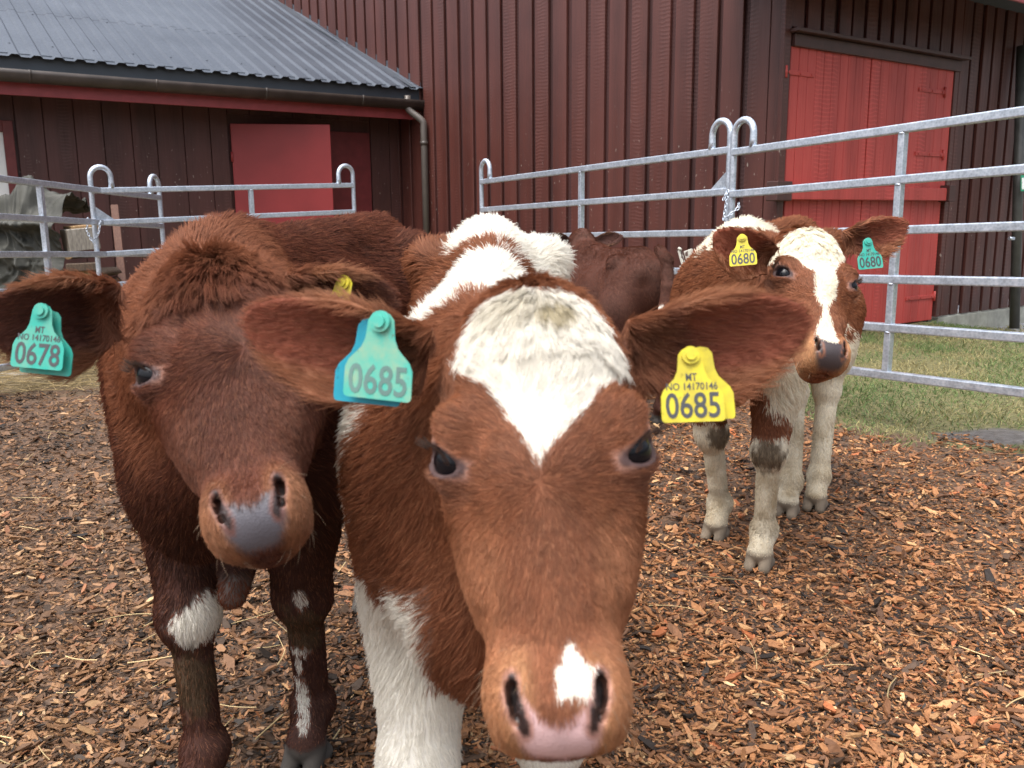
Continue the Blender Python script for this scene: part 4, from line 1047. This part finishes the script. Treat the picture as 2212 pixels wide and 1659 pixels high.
# ------------------------------------------------------------------ the four calves
HAIR = True
def face_flow(l, whorl, meet, poll_c):
    """combing direction in head space"""
    x, y, z = l[:,0], l[:,1], l[:,2]; xw, zw = whorl
    rx, rz = x-xw, z-zw; rr = np.hypot(rx, rz)+1e-6
    up = np.stack([rx/rr*.9, .10+0*x, rz/rr], 1)
    dn = np.stack([x*5.0, .12+np.abs(x)*4, -1+0*x], 1); dn /= np.linalg.norm(dn, axis=1, keepdims=True)
    t = sstep(-.075, .0, rz)[:,None]                    # below the whorl the coat runs down the nose
    d = dn*(1-t)+up*t
    pc = np.stack([(x-poll_c[0])*7, -.25+0*x, -.75+0*x], 1); pc /= np.linalg.norm(pc, axis=1, keepdims=True)
    t2 = (sstep(meet-.006, meet+.014, z+.018*(vnoise(l, 45, 8)-.5)))[:,None]
    d = d*(1-t2)+pc*t2
    sd = np.stack([.15*np.sign(x), .80+0*x, -.55+0*x], 1)
    ts = (sstep(.055, .10, y+.35*np.maximum(np.abs(x)-.07, 0)))[:,None]
    return d*(1-ts)+sd*ts
RED = dict(base=(.250,.090,.040), deep=(.100,.030,.015), lite=(.40,.175,.085), buff=(.46,.24,.11))
DARK = dict(base=(.150,.046,.024), deep=(.042,.014,.010), lite=(.27,.105,.052), buff=(.42,.20,.095))
WHITE = np.array([.84,.81,.73])
def lin(*a): return np.array(a, float)
def make_calf(name, label, c):
    h = c['head']; B = Body()
    head_prims(B, h); W = quadruped(B, c['q'], h)
    for e in c['ears']: B.ear(e['root'], e['L'], e['W'], e['N'], e['len'], e['wid'], cup=e.get('cup', .9), droop=e.get('droop', 0.), skew=e.get('skew', 0.))
    for p in c.get('prims', []): p(B)
    cs = np.array([q[1] for q in B.pr]); rs = np.array([q[2] for q in B.pr])
    lo = (cs-rs[:,None]).min(0)-.02; hi = (cs+rs[:,None]).max(0)+.02; lo[2] = max(lo[2], -.05)
    v, q, nr = B.mesh(c['vox'], lo, hi)
    r = np.random.default_rng(c['seed']); n = len(v)
    l = h.loc(v); X, Y, O, s = c['q']['fwd'], np.cross(UP, c['q']['fwd']), c['q']['o'], c['q']['s']
    b = np.stack([(v-O)@X, (v-O)@Y, v[:,2]-gz(v[:,0], v[:,1])], 1)/s
    ishead = (sstep(.20, .13, l[:,1]-.25*np.maximum(l[:,2], 0)))*(sstep(-.33, -.27, l[:,2]))*(np.abs(l[:,0]) < .125)*(l[:,2] < .23)*(l[:,1] > -.12)*(sstep(.26, .2, l[:,1]))
    earm = np.zeros(n); eart = np.zeros(n); earn = np.zeros(n); eardir = np.zeros((n, 3)); ears_ = np.zeros(n)
    for e in c['ears']:
        qv = (v-e['root'])@np.stack([e['L'], e['W'], e['N']], 1); t = qv[:,0]/e['len']
        m = (t > .05) & (t < 1.06) & (np.abs(qv[:,1]) < e['wid']*.75) & (np.abs(qv[:,2]-e.get('droop', 0)*qv[:,0]**2/e['len']) < e['wid']*.75)
        earm = np.where(m, sstep(.05, .22, t), earm); eart = np.where(m, t, eart); earn = np.where(m, nr@e['N'], earn); ears_ = np.where(m, qv[:,1]/e['wid']*2, ears_)
        eardir = np.where(m[:,None], e['L'][None]+(e['W']*.25)[None]*np.sign(qv[:,1:2])*(earn[:,None] < 0), eardir)
    ishead = ishead*(1-earm)
    pal = c['pal']; base, deep, lite, buff = [np.array(pal[k]) for k in ('base', 'deep', 'lite', 'buff')]
    n1 = vnoise(v, 9, 1); n2 = vnoise(v, 26, 2); n3 = vnoise(v, 70, 3)
    mixf = np.clip(.5+(n1-.5)*1.0+(n2-.5)*.5, 0, 1)[:,None]
    col = base*(1-mixf)+(base*.55+deep*.45)*mixf
    # buff ring round the muzzle, paler lower cheeks
    bf = ishead*sstep(-.155, -.20, l[:,2]+.02*(n2-.5))*sstep(.010, .030, np.hypot(np.abs(l[:,0])-.0, 0)+.0)
    col = col+(buff-col)*(bf*c.get('buffk', .85))[:,None]
    chb = ishead*sstep(-.03, -.10, l[:,2])*sstep(.028, .05, np.abs(l[:,0]))*c.get('cheek', .60)
    col = col+(lite-col)*chb[:,None]
    lgd = sstep(.84, .48, b[:,2]+.1*(n1-.5))*(1-ishead)*(1-earm)*c.get('legdark_shade', 0.); col = col+(deep*.8-col)*lgd[:,None]  # dark leg points; the shade on chest and legs is painted in too
    # ears: dark tan inside, pale rim
    rim = earm*sstep(.62, .92, np.abs(ears_)+.5*np.maximum(eart-.72, 0))
    inner = earm*(earn > .1)
    col = col+(np.array(c.get('earcol', (.30,.088,.050)))-col)*(inner*.85)[:,None]
    col = col+(deep*.55-col)*(inner*sstep(.42, .10, eart)*.65)[:,None]
    col = col+(np.array([.36,.16,.08])*c.get('rim', 1.)-col)*(rim*.75)[:,None]
    if 'pollcol' in c: col = col+(np.array(c['pollcol'])-col)*(np.clip(ishead+(1-earm)*sstep(.40, .34, np.linalg.norm(l-np.array([0,.05,.2]), axis=1)), 0, 1)*sstep(.05, .16, l[:,2]+.05*(n2-.5))*.75)[:,None]
    white = np.zeros(n)
    wob = .010*(n3-.5)+.016*(n2-.5)
    for poly in c.get('face_white', []): white = np.maximum(white, ishead*sstep(.003, -.003, poly_sd(l[:,0], l[:,2], poly)-c.get('grow', 0.)+wob*.55)*(l[:,1] < .10))
    pj_ = (v-CAM)@RC; pu = 1106+F*pj_[:,0]/-pj_[:,2]; pv = 829.5-F*pj_[:,1]/-pj_[:,2]; face_on = (nr*(v-CAM)).sum(1) < 0
    def pick(u, w_):
        m = np.flatnonzero(face_on & (np.hypot(pu-u, pv-w_) < 12)); return v[m[np.argmin(-pj_[m,2])]] if len(m) else P(u, w_, 1.5)
    for (u, w_, rad_, st_) in c.get('spots', []): white = np.maximum(white, sstep(1.2, .75, np.linalg.norm((v-pick(u, w_))/np.array(rad_), axis=1)+.5*(n3-.5)+.4*(n2-.5))*st_*(1-np.clip(ishead+earm, 0, 1)))
    for fn in c.get('white', []): white = np.maximum(white, fn(b, v, n1, n2, n3, l, ishead+earm)*(1-np.clip(ishead+earm, 0, 1)))
    wcol = WHITE*(1-.12*n1[:,None])*np.array(c.get('whitetint', (1,1,1)))
    col = col*(1-white[:,None])+wcol*white[:,None]
    for (u, w_, rad_, st_) in c.get('stain', []):
        sm_ = sstep(1.2, .5, np.linalg.norm((v-pick(u, w_))/np.array(rad_), axis=1)+.7*(n3-.5)+.5*(n2-.5))*st_; col = col*(1-sm_[:,None])+np.array([.36,.30,.17])*sm_[:,None]; wcol = wcol*(1-sm_[:,None])+np.array([.36,.30,.17])*sm_[:,None]
    # mud on knees and fetlocks, clay stain
    mud = np.zeros(n)
    for m_ in c.get('mud', []): mud = np.maximum(mud, sstep(1.15, .7, np.linalg.norm((v-pick(*m_[0]))/np.array(m_[1]), axis=1)+.9*(n3-.5))*m_[2])
    col = col+(np.array([.075,.045,.022])-col)*mud[:,None]
    lg_ = sstep(.45, .2, b[:,2])*(.25+.75*n2)*c.get('legtan', 0.)*(1-ishead); wcol = wcol+(np.array([.40,.31,.19])-wcol)*lg_[:,None]; col = np.where((white > .5)[:,None], col+(np.array([.40,.31,.19])-col)*lg_[:,None], col)
    wcol = wcol+(np.array([.075,.045,.022])-wcol)*mud[:,None]
    hoof = sstep(.062, .048, b[:,2]+.008*(n3-.5))*(v[:,2] < .15)
    col = col+(np.array(c.get('hoofc', (.06,.052,.045)))*(.7+.6*n2[:,None])-col)*hoof[:,None]
    # bare skin: nose pad, nostrils, lids
    lm = l/np.array([h.mz,1,1]); ax_ = np.abs(lm[:,0]); pj = .006*(n3-.5)+.004*(n2-.5)
    pw_ = c.get('padw', .034)
    ell_ = np.sqrt((ax_/pw_)**2+((l[:,2]+c.get('padc', .229))/c.get('padh', .025))**2)+14*pj
    pad = ishead*sstep(.006, -.006, l[:,2]+c.get('pad0', .2265)-c.get('padk', 32.)*np.minimum(ax_, .031)**2+pj)*sstep(1.12, .86, ell_)*sstep(.022, .004, l[:,1]+pj)
    col = col+(np.array(c['nose'])*(.85+.3*n3[:,None])-col)*pad[:,None]
    eyer = np.zeros(n); nrim = np.zeros(n); nost = np.zeros(n); lid = np.zeros(n); tear = np.zeros(n)
    for sg in (-1, 1):
        dd = np.full(n, 9.)
        for k in np.linspace(0, 1, 8): dd = np.minimum(dd, np.linalg.norm((lm-np.array([(.0365-.009*max(0, k*1.6-.6))*sg, -.026+.004*k, -.190-.038*k]))*np.array([1.25,.18,1]), axis=1)-.0025*math.sin(math.pi*k))
        nrim = np.maximum(nrim, sstep(.0120, .0075, dd)); nost = np.maximum(nost, sstep(.0064, .0040, dd))
        g = unit([.80*sg,-.60,-.10]); t_ = unit(np.array([-.80*sg,-.40,-.55])-g*np.dot([-.80*sg,-.40,-.55], g)); u_ = np.cross(g, t_)
        le = l-np.array([EYE[0]*sg,EYE[1],EYE[2]]); a_, b_ = le@t_, le@u_; gd = le@g
        el = np.sqrt((a_/.0235)**2+(b_/.0127)**2)
        lid = np.maximum(lid, sstep(1.22, 1.05, el)*(gd > .005)*(np.linalg.norm(le, axis=1) < .045))
        eyer = np.maximum(eyer, sstep(1.9, 1.2, el)*(gd > 0)*(np.linalg.norm(le, axis=1) < .05))
        pinkc = sstep(.014, .006, np.hypot(a_-.022, b_))*(gd > .0)*(gd < .04)+sstep(.016, .007, np.hypot(a_+.017, b_-np.sign(u_[2])*.012))*(gd > -.01)*(gd < .04)
        tear = np.maximum(tear, np.clip(pinkc, 0, 1))
    col = col+(np.array([.45,.25,.19])-col)*(tear*ishead*c.get('tear', .7))[:,None]
    lid = lid*ishead
    col = col+(np.array(c.get('lidc', (.065,.036,.034)))-col)*lid[:,None]
    nrim = nrim*ishead; col = col+(np.array(c['nose'])*.22+base*.75-col)*(nrim*.85)[:,None]
    nost = nost*ishead; col = col+(np.array([.022,.012,.011])-col)*(nost)[:,None]  # darkness of the nostril hollow painted into the skin colour
    bare = np.clip(pad+nost+nrim*.9+lid+hoof, 0, 1)
    root = empty(name, [O[0], O[1], 0], label, 'calf')
    me = np_mesh('body', v, q, True)
    at = me.attributes.new('coat', 'FLOAT_COLOR', 'POINT'); at.data.foreach_set('color', np.concatenate([col*np.where(bare > .5, 1, .8)[:,None], np.ones((n, 1))], 1).astype(np.float32).ravel())
    at = me.attributes.new('wet', 'FLOAT', 'POINT'); at.data.foreach_set('value', np.clip(pad+lid*.6+nrim*.7, 0, 1).astype(np.float32))
    body = link('body', me, M['skin'], root)
    for sg in (-1, 1):
        mb = MB(); ctr = h.w(EYE[0]*sg, EYE[1], EYE[2]); rad = .0215*h.sc; vs = []; fs = []; na, nb_ = 20, 14
        for i in range(nb_+1):
            th = math.pi*i/nb_
            for j in range(na): vs.append(ctr+rad*np.array([math.sin(th)*math.cos(2*math.pi*j/na), math.sin(th)*math.sin(2*math.pi*j/na), math.cos(th)]))
        for i in range(nb_):
            for j in range(na): fs.append((i*na+j, (i+1)*na+j, (i+1)*na+(j+1)%na, i*na+(j+1)%na))
        mb.add(vs, fs, True); mb.build('eye', M['eye'], root)
    if HAIR and c.get('lashes', 1):
        lr_ = np.random.default_rng(2); lp, ld, lc = [], [], []
        for sg in (-1, 1):
            g_ = unit([.80*sg,-.60,-.10]); t_ = unit(np.array([-.80*sg,-.40,-.55])-g_*np.dot([-.80*sg,-.40,-.55], g_)); u_ = np.cross(g_, t_); u_ = u_ if u_[2] > 0 else -u_
            for k in range(70):
                ph = lr_.uniform(.25, math.pi-.25); e_ = np.array([EYE[0]*sg, EYE[1], EYE[2]])+g_*(.0235-.004*abs(math.cos(ph)))+t_*.0215*math.cos(ph)+u_*.0112*math.sin(ph)
                lp.append(h.w(*e_)); ld.append(h.M@unit(g_*.9+u_*.35+t_*math.cos(ph)*.5+lr_.normal(0, .12, 3)+np.array([0,0,-.15])))
        lp, ld = np.array(lp), np.array(ld); nl_ = len(lp); t3 = np.linspace(0, 1, 4)[None,:,None]; ll_ = (lr_.uniform(.009, .015, nl_)*h.sc)[:,None,None]
        pts = lp[:,None]+ld[:,None]*ll_*t3+(h.M@np.array([0,0,1.]))[None,None]*ll_*.28*t3**2
        cu = bpy.data.hair_curves.new('eyelashes'); cu.add_curves([4]*nl_); cu.position_data.foreach_set('vector', pts.astype(np.float32).ravel())
        ra = cu.attributes.get('radius') or cu.attributes.new('radius', 'FLOAT', 'POINT'); ra.data.foreach_set('value', np.tile([.00028,.00025,.0002,.00008], nl_).astype(np.float32))
        at = cu.attributes.new('coat', 'FLOAT_COLOR', 'CURVE'); at.data.foreach_set('color', np.tile(np.array([.05,.028,.02,1.]), nl_).astype(np.float32)); link('eyelashes', cu, M['hair'], root)
    if HAIR:
        # length, direction, density
        fl = h.M@face_flow(l, c['whorl'], c['meet'], c.get('poll_c', (0, .15))).T
        bd = -X[None]*(.85*np.ones(n))[:,None]-UP[None]*(.45+.5*sstep(.8, .5, b[:,2]))[:,None]
        leg = sstep(.50, .40, b[:,2]); bd = bd*(1-leg[:,None])+leg[:,None]*(-UP[None]+.2*-X[None])
        neck = (1-np.clip(ishead+earm, 0, 1))*sstep(.36, .46, b[:,0])
        nd = unit(W(.3,0,.72)-h.w(0,.1,0)); bd = bd*(1-neck[:,None])+neck[:,None]*(nd*.8-UP*.45)
        hm = ishead[:,None]; dr = fl.T*hm+bd*(1-hm)
        dr = dr*(1-(earm > .2)[:,None])+eardir*(earm > .2)[:,None]
        dn = np.stack([vnoise(v, c.get('wavef', 22), k+20)-.5 for k in range(3)], 1); dr = dr/(np.linalg.norm(dr, axis=1, keepdims=True)+1e-9)+dn*(c.get('wave', .7)*(1-.62*ishead*sstep(.0, -.06, l[:,2])))[:,None]
        Lh = .0075+.0105*sstep(.02, .09, l[:,2])+.005*sstep(.05, .09, np.abs(l[:,0]))*sstep(-.14, -.05, l[:,2])-.0025*sstep(-.12, -.17, l[:,2])
        Lh = Lh*c.get('fl', 1.)+c.get('tuft', .005)*sstep(.06, .0, np.abs(l[:,0]))*sstep(c['meet']-.02, c['meet']+.03, l[:,2])
        Lh = Lh*(1-.6*tear*ishead)*(1-.6*eyer)
        Lb = .019+.008*(n1-.5)+.009*sstep(.86, .95, b[:,2])+.008*sstep(.62, .5, b[:,2])*(1-leg)
        Lb = Lb*c.get('hl', 1.); Lb = Lb*(1-leg)+leg*(.009+.003*n2)
        Lb = Lb*(1-.65*sstep(.12, .05, b[:,2]))
        Ln = Lh*ishead+Lb*(1-ishead)
        Le = np.where(earn > 0, .010+.012*sstep(.3, .1, eart), .010)+.007*rim
        Ln = Ln*(1-earm)+Le*earm
        lift = .13+.16*(1-ishead)*(1-leg)*(1-earm)*sstep(.6, .95, b[:,2])+c.get('plift', .0)*ishead*sstep(.05, .13, l[:,2])+.25*rim+.10*n2+.2*inner
        den = np.ones(n)*(1.0*ishead*c.get('hd', 3.)+1*(1-ishead)*(1-earm)*c.get('bdn', 1.)+earm*c.get('ed', 1.8))*(1-bare)
        dist = np.linalg.norm(v-CAM, axis=1); vis = ((nr*(v-CAM)).sum(1)/dist < .25); den = den*np.where(vis, 1, .3)
        den = den*np.where(inner > .5, .42, 1)*np.where(v[:,2] < .03, 0, 1)
        N = c['nhair']; f, w4 = sample(v, q, den, N, r)
        g = lambda a: lerpv(a, q, f, w4)
        pr_, pn = g(v), g(nr); pn /= np.linalg.norm(pn, axis=1, keepdims=True)+1e-9
        bw = g(white)*0; hc = g(col)
        # edge hairs keep one colour or the other
        wh = g(white); hard = np.where((wh > .15) & (wh < .85), (r.random(N) < wh).astype(float), np.round(wh))
        nw = (hc-wh[:,None]*g(wcol))/np.maximum(1-wh, .15)[:,None]; hc = np.where(hard[:,None] > .5, g(wcol), np.where(wh[:,None] > .1, np.clip(nw, 0, 1)*.0+base, hc))
        tone = (r.normal(1, .15, N)*(.80+.40*vnoise(pr_, 130, 77)))[:,None].clip(.5, 1.55); hc = hc*np.where(hard[:,None] > .5, 1+.18*(tone-1), tone)
        sun = (r.random(N) < .12)[:,None] & (hard[:,None] < .5); hc = np.where(sun, hc*.5+lite*.5, hc)
        dd = np.linalg.norm(pr_-CAM, axis=1); px = dd/F*2.16
        ln_ = g(Ln)*h.sc*r.uniform(.7, 1.25, N)
        rad = np.maximum(.00014, px*.25)*c.get('rf', 1.)*np.where(g(earm) > .3, .8, 1)
        clump = (.48*(1-g(ishead))+(.22+.33*sstep(-.02, .08, g(l)[:,2]))*g(ishead))*(1-.4*g(earm))*c.get('ck', 1.)
        wsk = (g(bf) > .3) & (r.random(N) < .0035); ln_ = np.where(wsk, r.uniform(.012, .028, N), ln_); lift_ = np.where(wsk, .75, g(lift)*r.uniform(.6, 1.5, N)*c.get('lf', 1.)); rad = np.where(wsk, rad*.55, rad); hc = np.where(wsk[:,None], np.array([.34,.24,.16]), hc)
        add_hair(root, pr_, pn, g(dr), ln_, lift_, hc.clip(0, 1), rad, clump=clump, cell=c.get('cell', .012), seed=c['seed'])
    return root, h, body
def calf_ear(root, tip, width, ncam, down=None, **k):
    L = np.asarray(tip, float)-np.asarray(root, float); ln = np.linalg.norm(L); L = L/ln
    Nn = camdir(*ncam); Nn = unit(Nn-L*np.dot(Nn, L)); Wd = np.cross(Nn, L)
    return dict(root=np.asarray(root, float), L=L, N=Nn, W=Wd, len=ln, wid=width, **k)
def blob(b, c, r, n2, n3, e=.12): return sstep(1+e, 1-e, np.linalg.norm((b-np.array(c))/np.array(r), axis=1)+.35*(n2-.5)+.15*(n3-.5))

def g0(x, y): return np.array([x, y, float(gz(x, y))])
def px_poly(h, pts, y=-.034): return [h.plane(u, v, y) for u, v in pts]
def crop_poly(pts, x0, y0, f): return [((x0+x/f)/1.82278, (y0+y/f)/1.82278) for x, y in pts]
# --- calf with the heart-shaped blaze, nose towards the viewer
h1 = Head(P(1171, 984, .825), P(1177, 640, .895), P(1238, 1532, .745), (1, .035, .04), 1.05, mz=.96)
q1_ = dict(s=1.10, wz=-.055, hz=.035, fwd=unit([.02, -1, 0]), o=np.array([-.040, 1.50, 0]), ely=.09, fat=.94, fore=[g0(.045, 1.15), g0(-.138, 1.05)], hind=[g0(.01, 1.86), g0(-.17, 1.90)])
fw = px_poly(h1, ((1000,690),(1010,655),(1040,618),(1075,590),(1130,574),(1200,574),(1250,592),(1300,638),(1335,700),(1357,740),(1355,770),(1330,800),(1300,825),(1260,870),(1225,930),(1200,975),(1175,1015),(1157,1018),(1140,985),(1120,930),(1090,880),(1050,830),(1010,805),(985,785),(990,745)))
fn_ = px_poly(h1, ((1229,1380),(1242,1402),(1262,1432),(1285,1445),(1297,1435),(1302,1480),(1300,1515),(1200,1510),(1195,1482),(1206,1450),(1216,1436)), -.028)
c1 = dict(head=h1, q=q1_, pal=RED, vox=.0035, seed=3, nose=(.60,.40,.40), padh=.033, padc=.225, whorl=h1.plane(1165, 1045), meet=h1.plane(1150, 758)[1],
    stain=[(1197, 655, (.022,.02,.02), .8), (1120, 640, (.05,.03,.03), .35)], face_white=[fw, fn_], nhair=420000, hd=6., bdn=1., ed=3.2, cell=.011,
    ears=[calf_ear(P(905, 765, .92), P(522, 690, .90), .096, (.22,-.36,.9), cup=.55, droop=-.06, skew=.10), calf_ear(P(1388, 750, .92), P(1750, 690, .885), .100, (-.22,-.36,.9), cup=.55, droop=-.06, skew=-.10)],
    white=[lambda b, v, n1, n2, n3, l, hd: blob(b, (.21,-.14,.80), (.19,.13,.27), n2, n3),
           lambda b, v, n1, n2, n3, l, hd: blob(b, (.135,.0,.90), (.215,.20,.19), n2, n3),
           lambda b, v, n1, n2, n3, l, hd: blob(b, (-.38,.05,1.0), (.25,.15,.18), n2, n3),
           lambda b, v, n1, n2, n3, l, hd: sstep(.02, -.015, b[:,2]-(.665+.5*b[:,1])+.05*(n2-.5)+.03*(n3-.5))*(b[:,0] > .1)*sstep(-.055, -.085, b[:,1]),
           lambda b, v, n1, n2, n3, l, hd: sstep(.475, .445, b[:,2]+.05*(n2-.5)+.03*(n3-.5))])
r1, _, b1 = make_calf('calf', 'red and white calf with a heart-shaped white blaze pushing its pink nose at the viewer', c1)
ear_tag(r1, P(824, 694, .862), camdir(1,-.10,.30), camdir(.20,-1,.0), 'paleteal', '0685', 'pale teal ear tag with faded number 0685', full=False, sc=1.10, ink='palink', back='bluetag', bk_off=(-.017,-.007))
ear_tag(r1, P(1490, 768, .878), camdir(1,.03,-.05), camdir(.01,-1,.12), 'yellow', '0685', 'yellow ear tag numbered 0685', sc=.95, back='yellow', bk_off=(.014,.003))

# --- dark red calf at the left
h2 = Head(P(482, 772, 1.05), P(420, 545, 1.16), P(518, 1046, .96), (.965, .20, -.16), 1.03, mz=.86, ck=.9)
q2_ = dict(s=1.15, fwd=unit([-.20, -1, 0]), o=np.array([-.445, 1.93, 0]), fat=.90, fore=[g0(-.428, 1.66), g0(-.60, 1.50)], hind=[g0(-.20, 2.36), g0(-.42, 2.42)])
sh_a, sh_b = P(525, 1150, 1.66), P(503, 1285, 1.60)
c2 = dict(head=h2, q=q2_, pal=DARK, legdark_shade=.75, vox=.004, seed=5, nose=(.10,.095,.11), pad0=.2185, padk=30., padh=.025, padw=.037, padc=.227, fl=1.2, buffk=.6, whorl=h2.plane(530, 752), meet=h2.plane(450, 640)[1], poll_c=(0, .15), tuft=.020, wave=.8, plift=.15, pollcol=(.26,.10,.050),
    nhair=380000, hd=5., bdn=1., ed=2.6, cell=.013, cheek=.15, earcol=(.12,.040,.026), tear=.75,
    ears=[calf_ear(P(236, 668, 1.16), P(-30, 700, 1.06), .120, (.25,-.45,.9), cup=.6, droop=-.05, skew=.05), calf_ear(P(640, 636, 1.20), P(852, 664, 1.20), .115, (-.1,-.55,.8), cup=.65, droop=-.10, skew=-.05)],
    prims=[lambda B: B.cone(sh_a, sh_b, .045, .024, .03)],
    spots=[(445, 1345, (.055,.09,.045), 1.), (425, 1375, (.04,.09,.03), 1.), (655, 1300, (.014,.03,.022), .7), (640, 1415, (.022,.03,.012), .7), (634, 1440, (.008,.03,.03), .8), (640, 1500, (.016,.03,.045), .75), (652, 1545, (.012,.03,.03), .6)],
    white=[lambda b, v, n1, n2, n3, l, hd: sstep(.05, .03, np.linalg.norm(v-sh_b, axis=1)+.02*(n3-.5))*.14],
    mud=[((405, 1480), (.05,.08,.07), .9), ((640, 1370), (.05,.08,.06), .9)])
r2, _, b2 = make_calf('calf', 'dark red brown calf at the left with a woolly poll and grey nose', c2)
ear_tag(r2, P(92, 672, 1.065), camdir(1,-.09,.1), camdir(.09,-1,.05), 'teal', '0678', 'teal ear tag numbered 0678', sc=1.0, back='teal', bk_off=(.004,-.006))
ear_tag(r2, P(744, 610, 1.15), camdir(.85,-.3,.4), camdir(.25,-1,.1), 'yellow', '0678', 'yellow ear tag mostly hidden behind the other calf ear', sc=1.0)

# --- calf standing at the right
h3 = Head(P(1765, 606, 2.10), P(1752, 490, 2.20), P(1790, 745, 1.985), (.95, .16, -.30), 1.03, mz=.86, ck=.72)
q3_ = dict(s=1.13, fwd=unit([-.50, -.86, 0]), o=np.array([.90, 3.10, 0]), fat=1.02, fore=[g0(.797, 2.692), g0(.72, 2.944)], hind=[g0(1.165, 3.24), g0(1.035, 3.17)])
q3_['fore'] = [g0(.800, 2.692), g0(.715, 2.944)]
fw3 = px_poly(h3, crop_poly(((910,385),(900,350),(930,280),(1000,235),(1090,200),(1190,190),(1290,195),(1370,225),(1420,270),(1455,330),(1470,400),(1455,450),(1400,530),(1350,600),(1340,680),(1360,760),(1340,850),(1310,930),(1310,1000),(1350,1080),(1385,1150),(1390,1280),(1240,1280),(1225,1200),(1255,1120),(1270,1050),(1275,980),(1240,900),(1210,820),(1200,740),(1190,690),(1120,620),(1050,560),(1000,515),(950,465)), 2700, 780, 2.304))
c3 = dict(head=h3, q=q3_, pal=RED, vox=.005, seed=8, nose=(.045,.034,.036), pad0=.200, padk=8., padw=.043, padh=.034, padc=.222, whorl=h3.plane(1772, 628), meet=h3.plane(1775, 568)[1], poll_c=(0, .15),
    face_white=[fw3], grow=.004, legtan=.95, hoofc=(.16,.125,.09), nhair=210000, hd=4., bdn=1., ed=2., cell=.016, whitetint=(1,.97,.88), cheek=.1,
    ears=[calf_ear(P(1655, 560, 2.12), P(1553, 505, 2.04), .105, (.3,-.25,.9), cup=.7, droop=-.08, skew=.15), calf_ear(P(1832, 520, 2.28), P(1962, 482, 2.25), .092, (-.25,-.35,.9), cup=.6, droop=-.05, skew=-.15)],
    white=[lambda b, v, n1, n2, n3, l, hd: blob(b, (.27,-.02,.97), (.20,.15,.13), n2, n3),
           lambda b, v, n1, n2, n3, l, hd: blob(b, (.33,.20,.62), (.16,.13,.20), n2, n3),
           lambda b, v, n1, n2, n3, l, hd: blob(b, (.05,.17,.58), (.35,.10,.16), n2, n3),
           lambda b, v, n1, n2, n3, l, hd: blob(b, (-.15,.18,.80), (.22,.10,.10), n1, n3, .3)*(n2 > .35),
           lambda b, v, n1, n2, n3, l, hd: sstep(.40, .37, b[:,2]+.06*(n2-.5))*(b[:,0] > -.05),
           lambda b, v, n1, n2, n3, l, hd: sstep(.60, .54, b[:,2]+.06*(n2-.5))*(b[:,0] <= -.05)],
    mud=[((1562, 955), (.05,.06,.05), .85), ((1652, 1000), (.06,.06,.055), .9), ((1640, 1130), (.06,.06,.04), .35), ((1555, 1080), (.06,.06,.035), .3)])
r3, _, b3 = make_calf('calf', 'red and white calf standing on muddy white legs at the right, dark nose', c3)
ear_tag(r3, P(1603, 514, 2.03), camdir(.95,.05,.3), camdir(-.04,-1,.05), 'yellow', '0680', 'yellow ear tag numbered 0680', sc=.92)
ear_tag(r3, P(1874, 522, 2.2), camdir(.95,.10,-.1), camdir(.02,-1,.05), 'teal', '0680', 'teal ear tag numbered 0680', sc=.98)

# --- dark calf seen from behind near the barn wall
f4 = unit([-.24, .97, 0]); hip4 = P(1398, 556, 4.55); o4 = np.array([hip4[0], hip4[1], 0])+f4*.46
hd4 = o4+f4*.72+UP*.90
h4 = Head(hd4, hd4+UP*.16-f4*.06, hd4-UP*.2+f4*.16, np.cross(-f4, UP), 1.0, world=True)
lt4 = np.cross(UP, f4)
q4_ = dict(s=.98, fwd=f4, o=o4, fat=1.1, fore=[g0(*(o4+f4*.30+lt4*.11)[:2]), g0(*(o4+f4*.32-lt4*.11)[:2])], hind=[g0(*(o4-f4*.44+lt4*.11)[:2]), g0(*(o4-f4*.40-lt4*.11)[:2])])
tl4 = [P(1424, 540, 4.42), P(1440, 560, 4.36), P(1443, 620, 4.34), P(1437, 675, 4.34)]
e4 = h4.w(.09,.07,.12); e4b = h4.w(-.09,.07,.12)
c4 = dict(head=h4, q=q4_, pal=dict(base=(.095,.030,.017), deep=(.042,.015,.010), lite=(.15,.055,.030), buff=(.2,.1,.05)), vox=.007, seed=9, nose=(.1,.08,.08), whorl=(0, .02), meet=.1, nhair=120000, hd=1., bdn=1., ed=1., cell=.04, lashes=0, hl=.8, wave=.08, lf=.3, rf=.55, ck=.3, earcol=(.07,.025,.018), rim=.3,
    ears=[calf_ear(e4, e4+h4.M@np.array([.16,.04,.06]), .08, (0,0,1), cup=.5), calf_ear(e4b, e4b+h4.M@np.array([-.16,.04,.06]), .08, (0,0,1), cup=.5)],
    prims=[lambda B: tail_prims(B, None, tl4, .026, .034)],
    white=[lambda b, v, n1, n2, n3, l, hd: blob(b, (-.30,.06,.50), (.13,.22,.12), n2, n3)*(b[:,2] < .62), lambda b, v, n1, n2, n3, l, hd: sstep(.05, .03, np.linalg.norm(v-P(1433, 672, 4.36), axis=1)+.04*(n3-.5))])
r4, _, b4 = make_calf('calf', 'dark red calf seen from behind, standing farther off by the barn hurdle', c4)
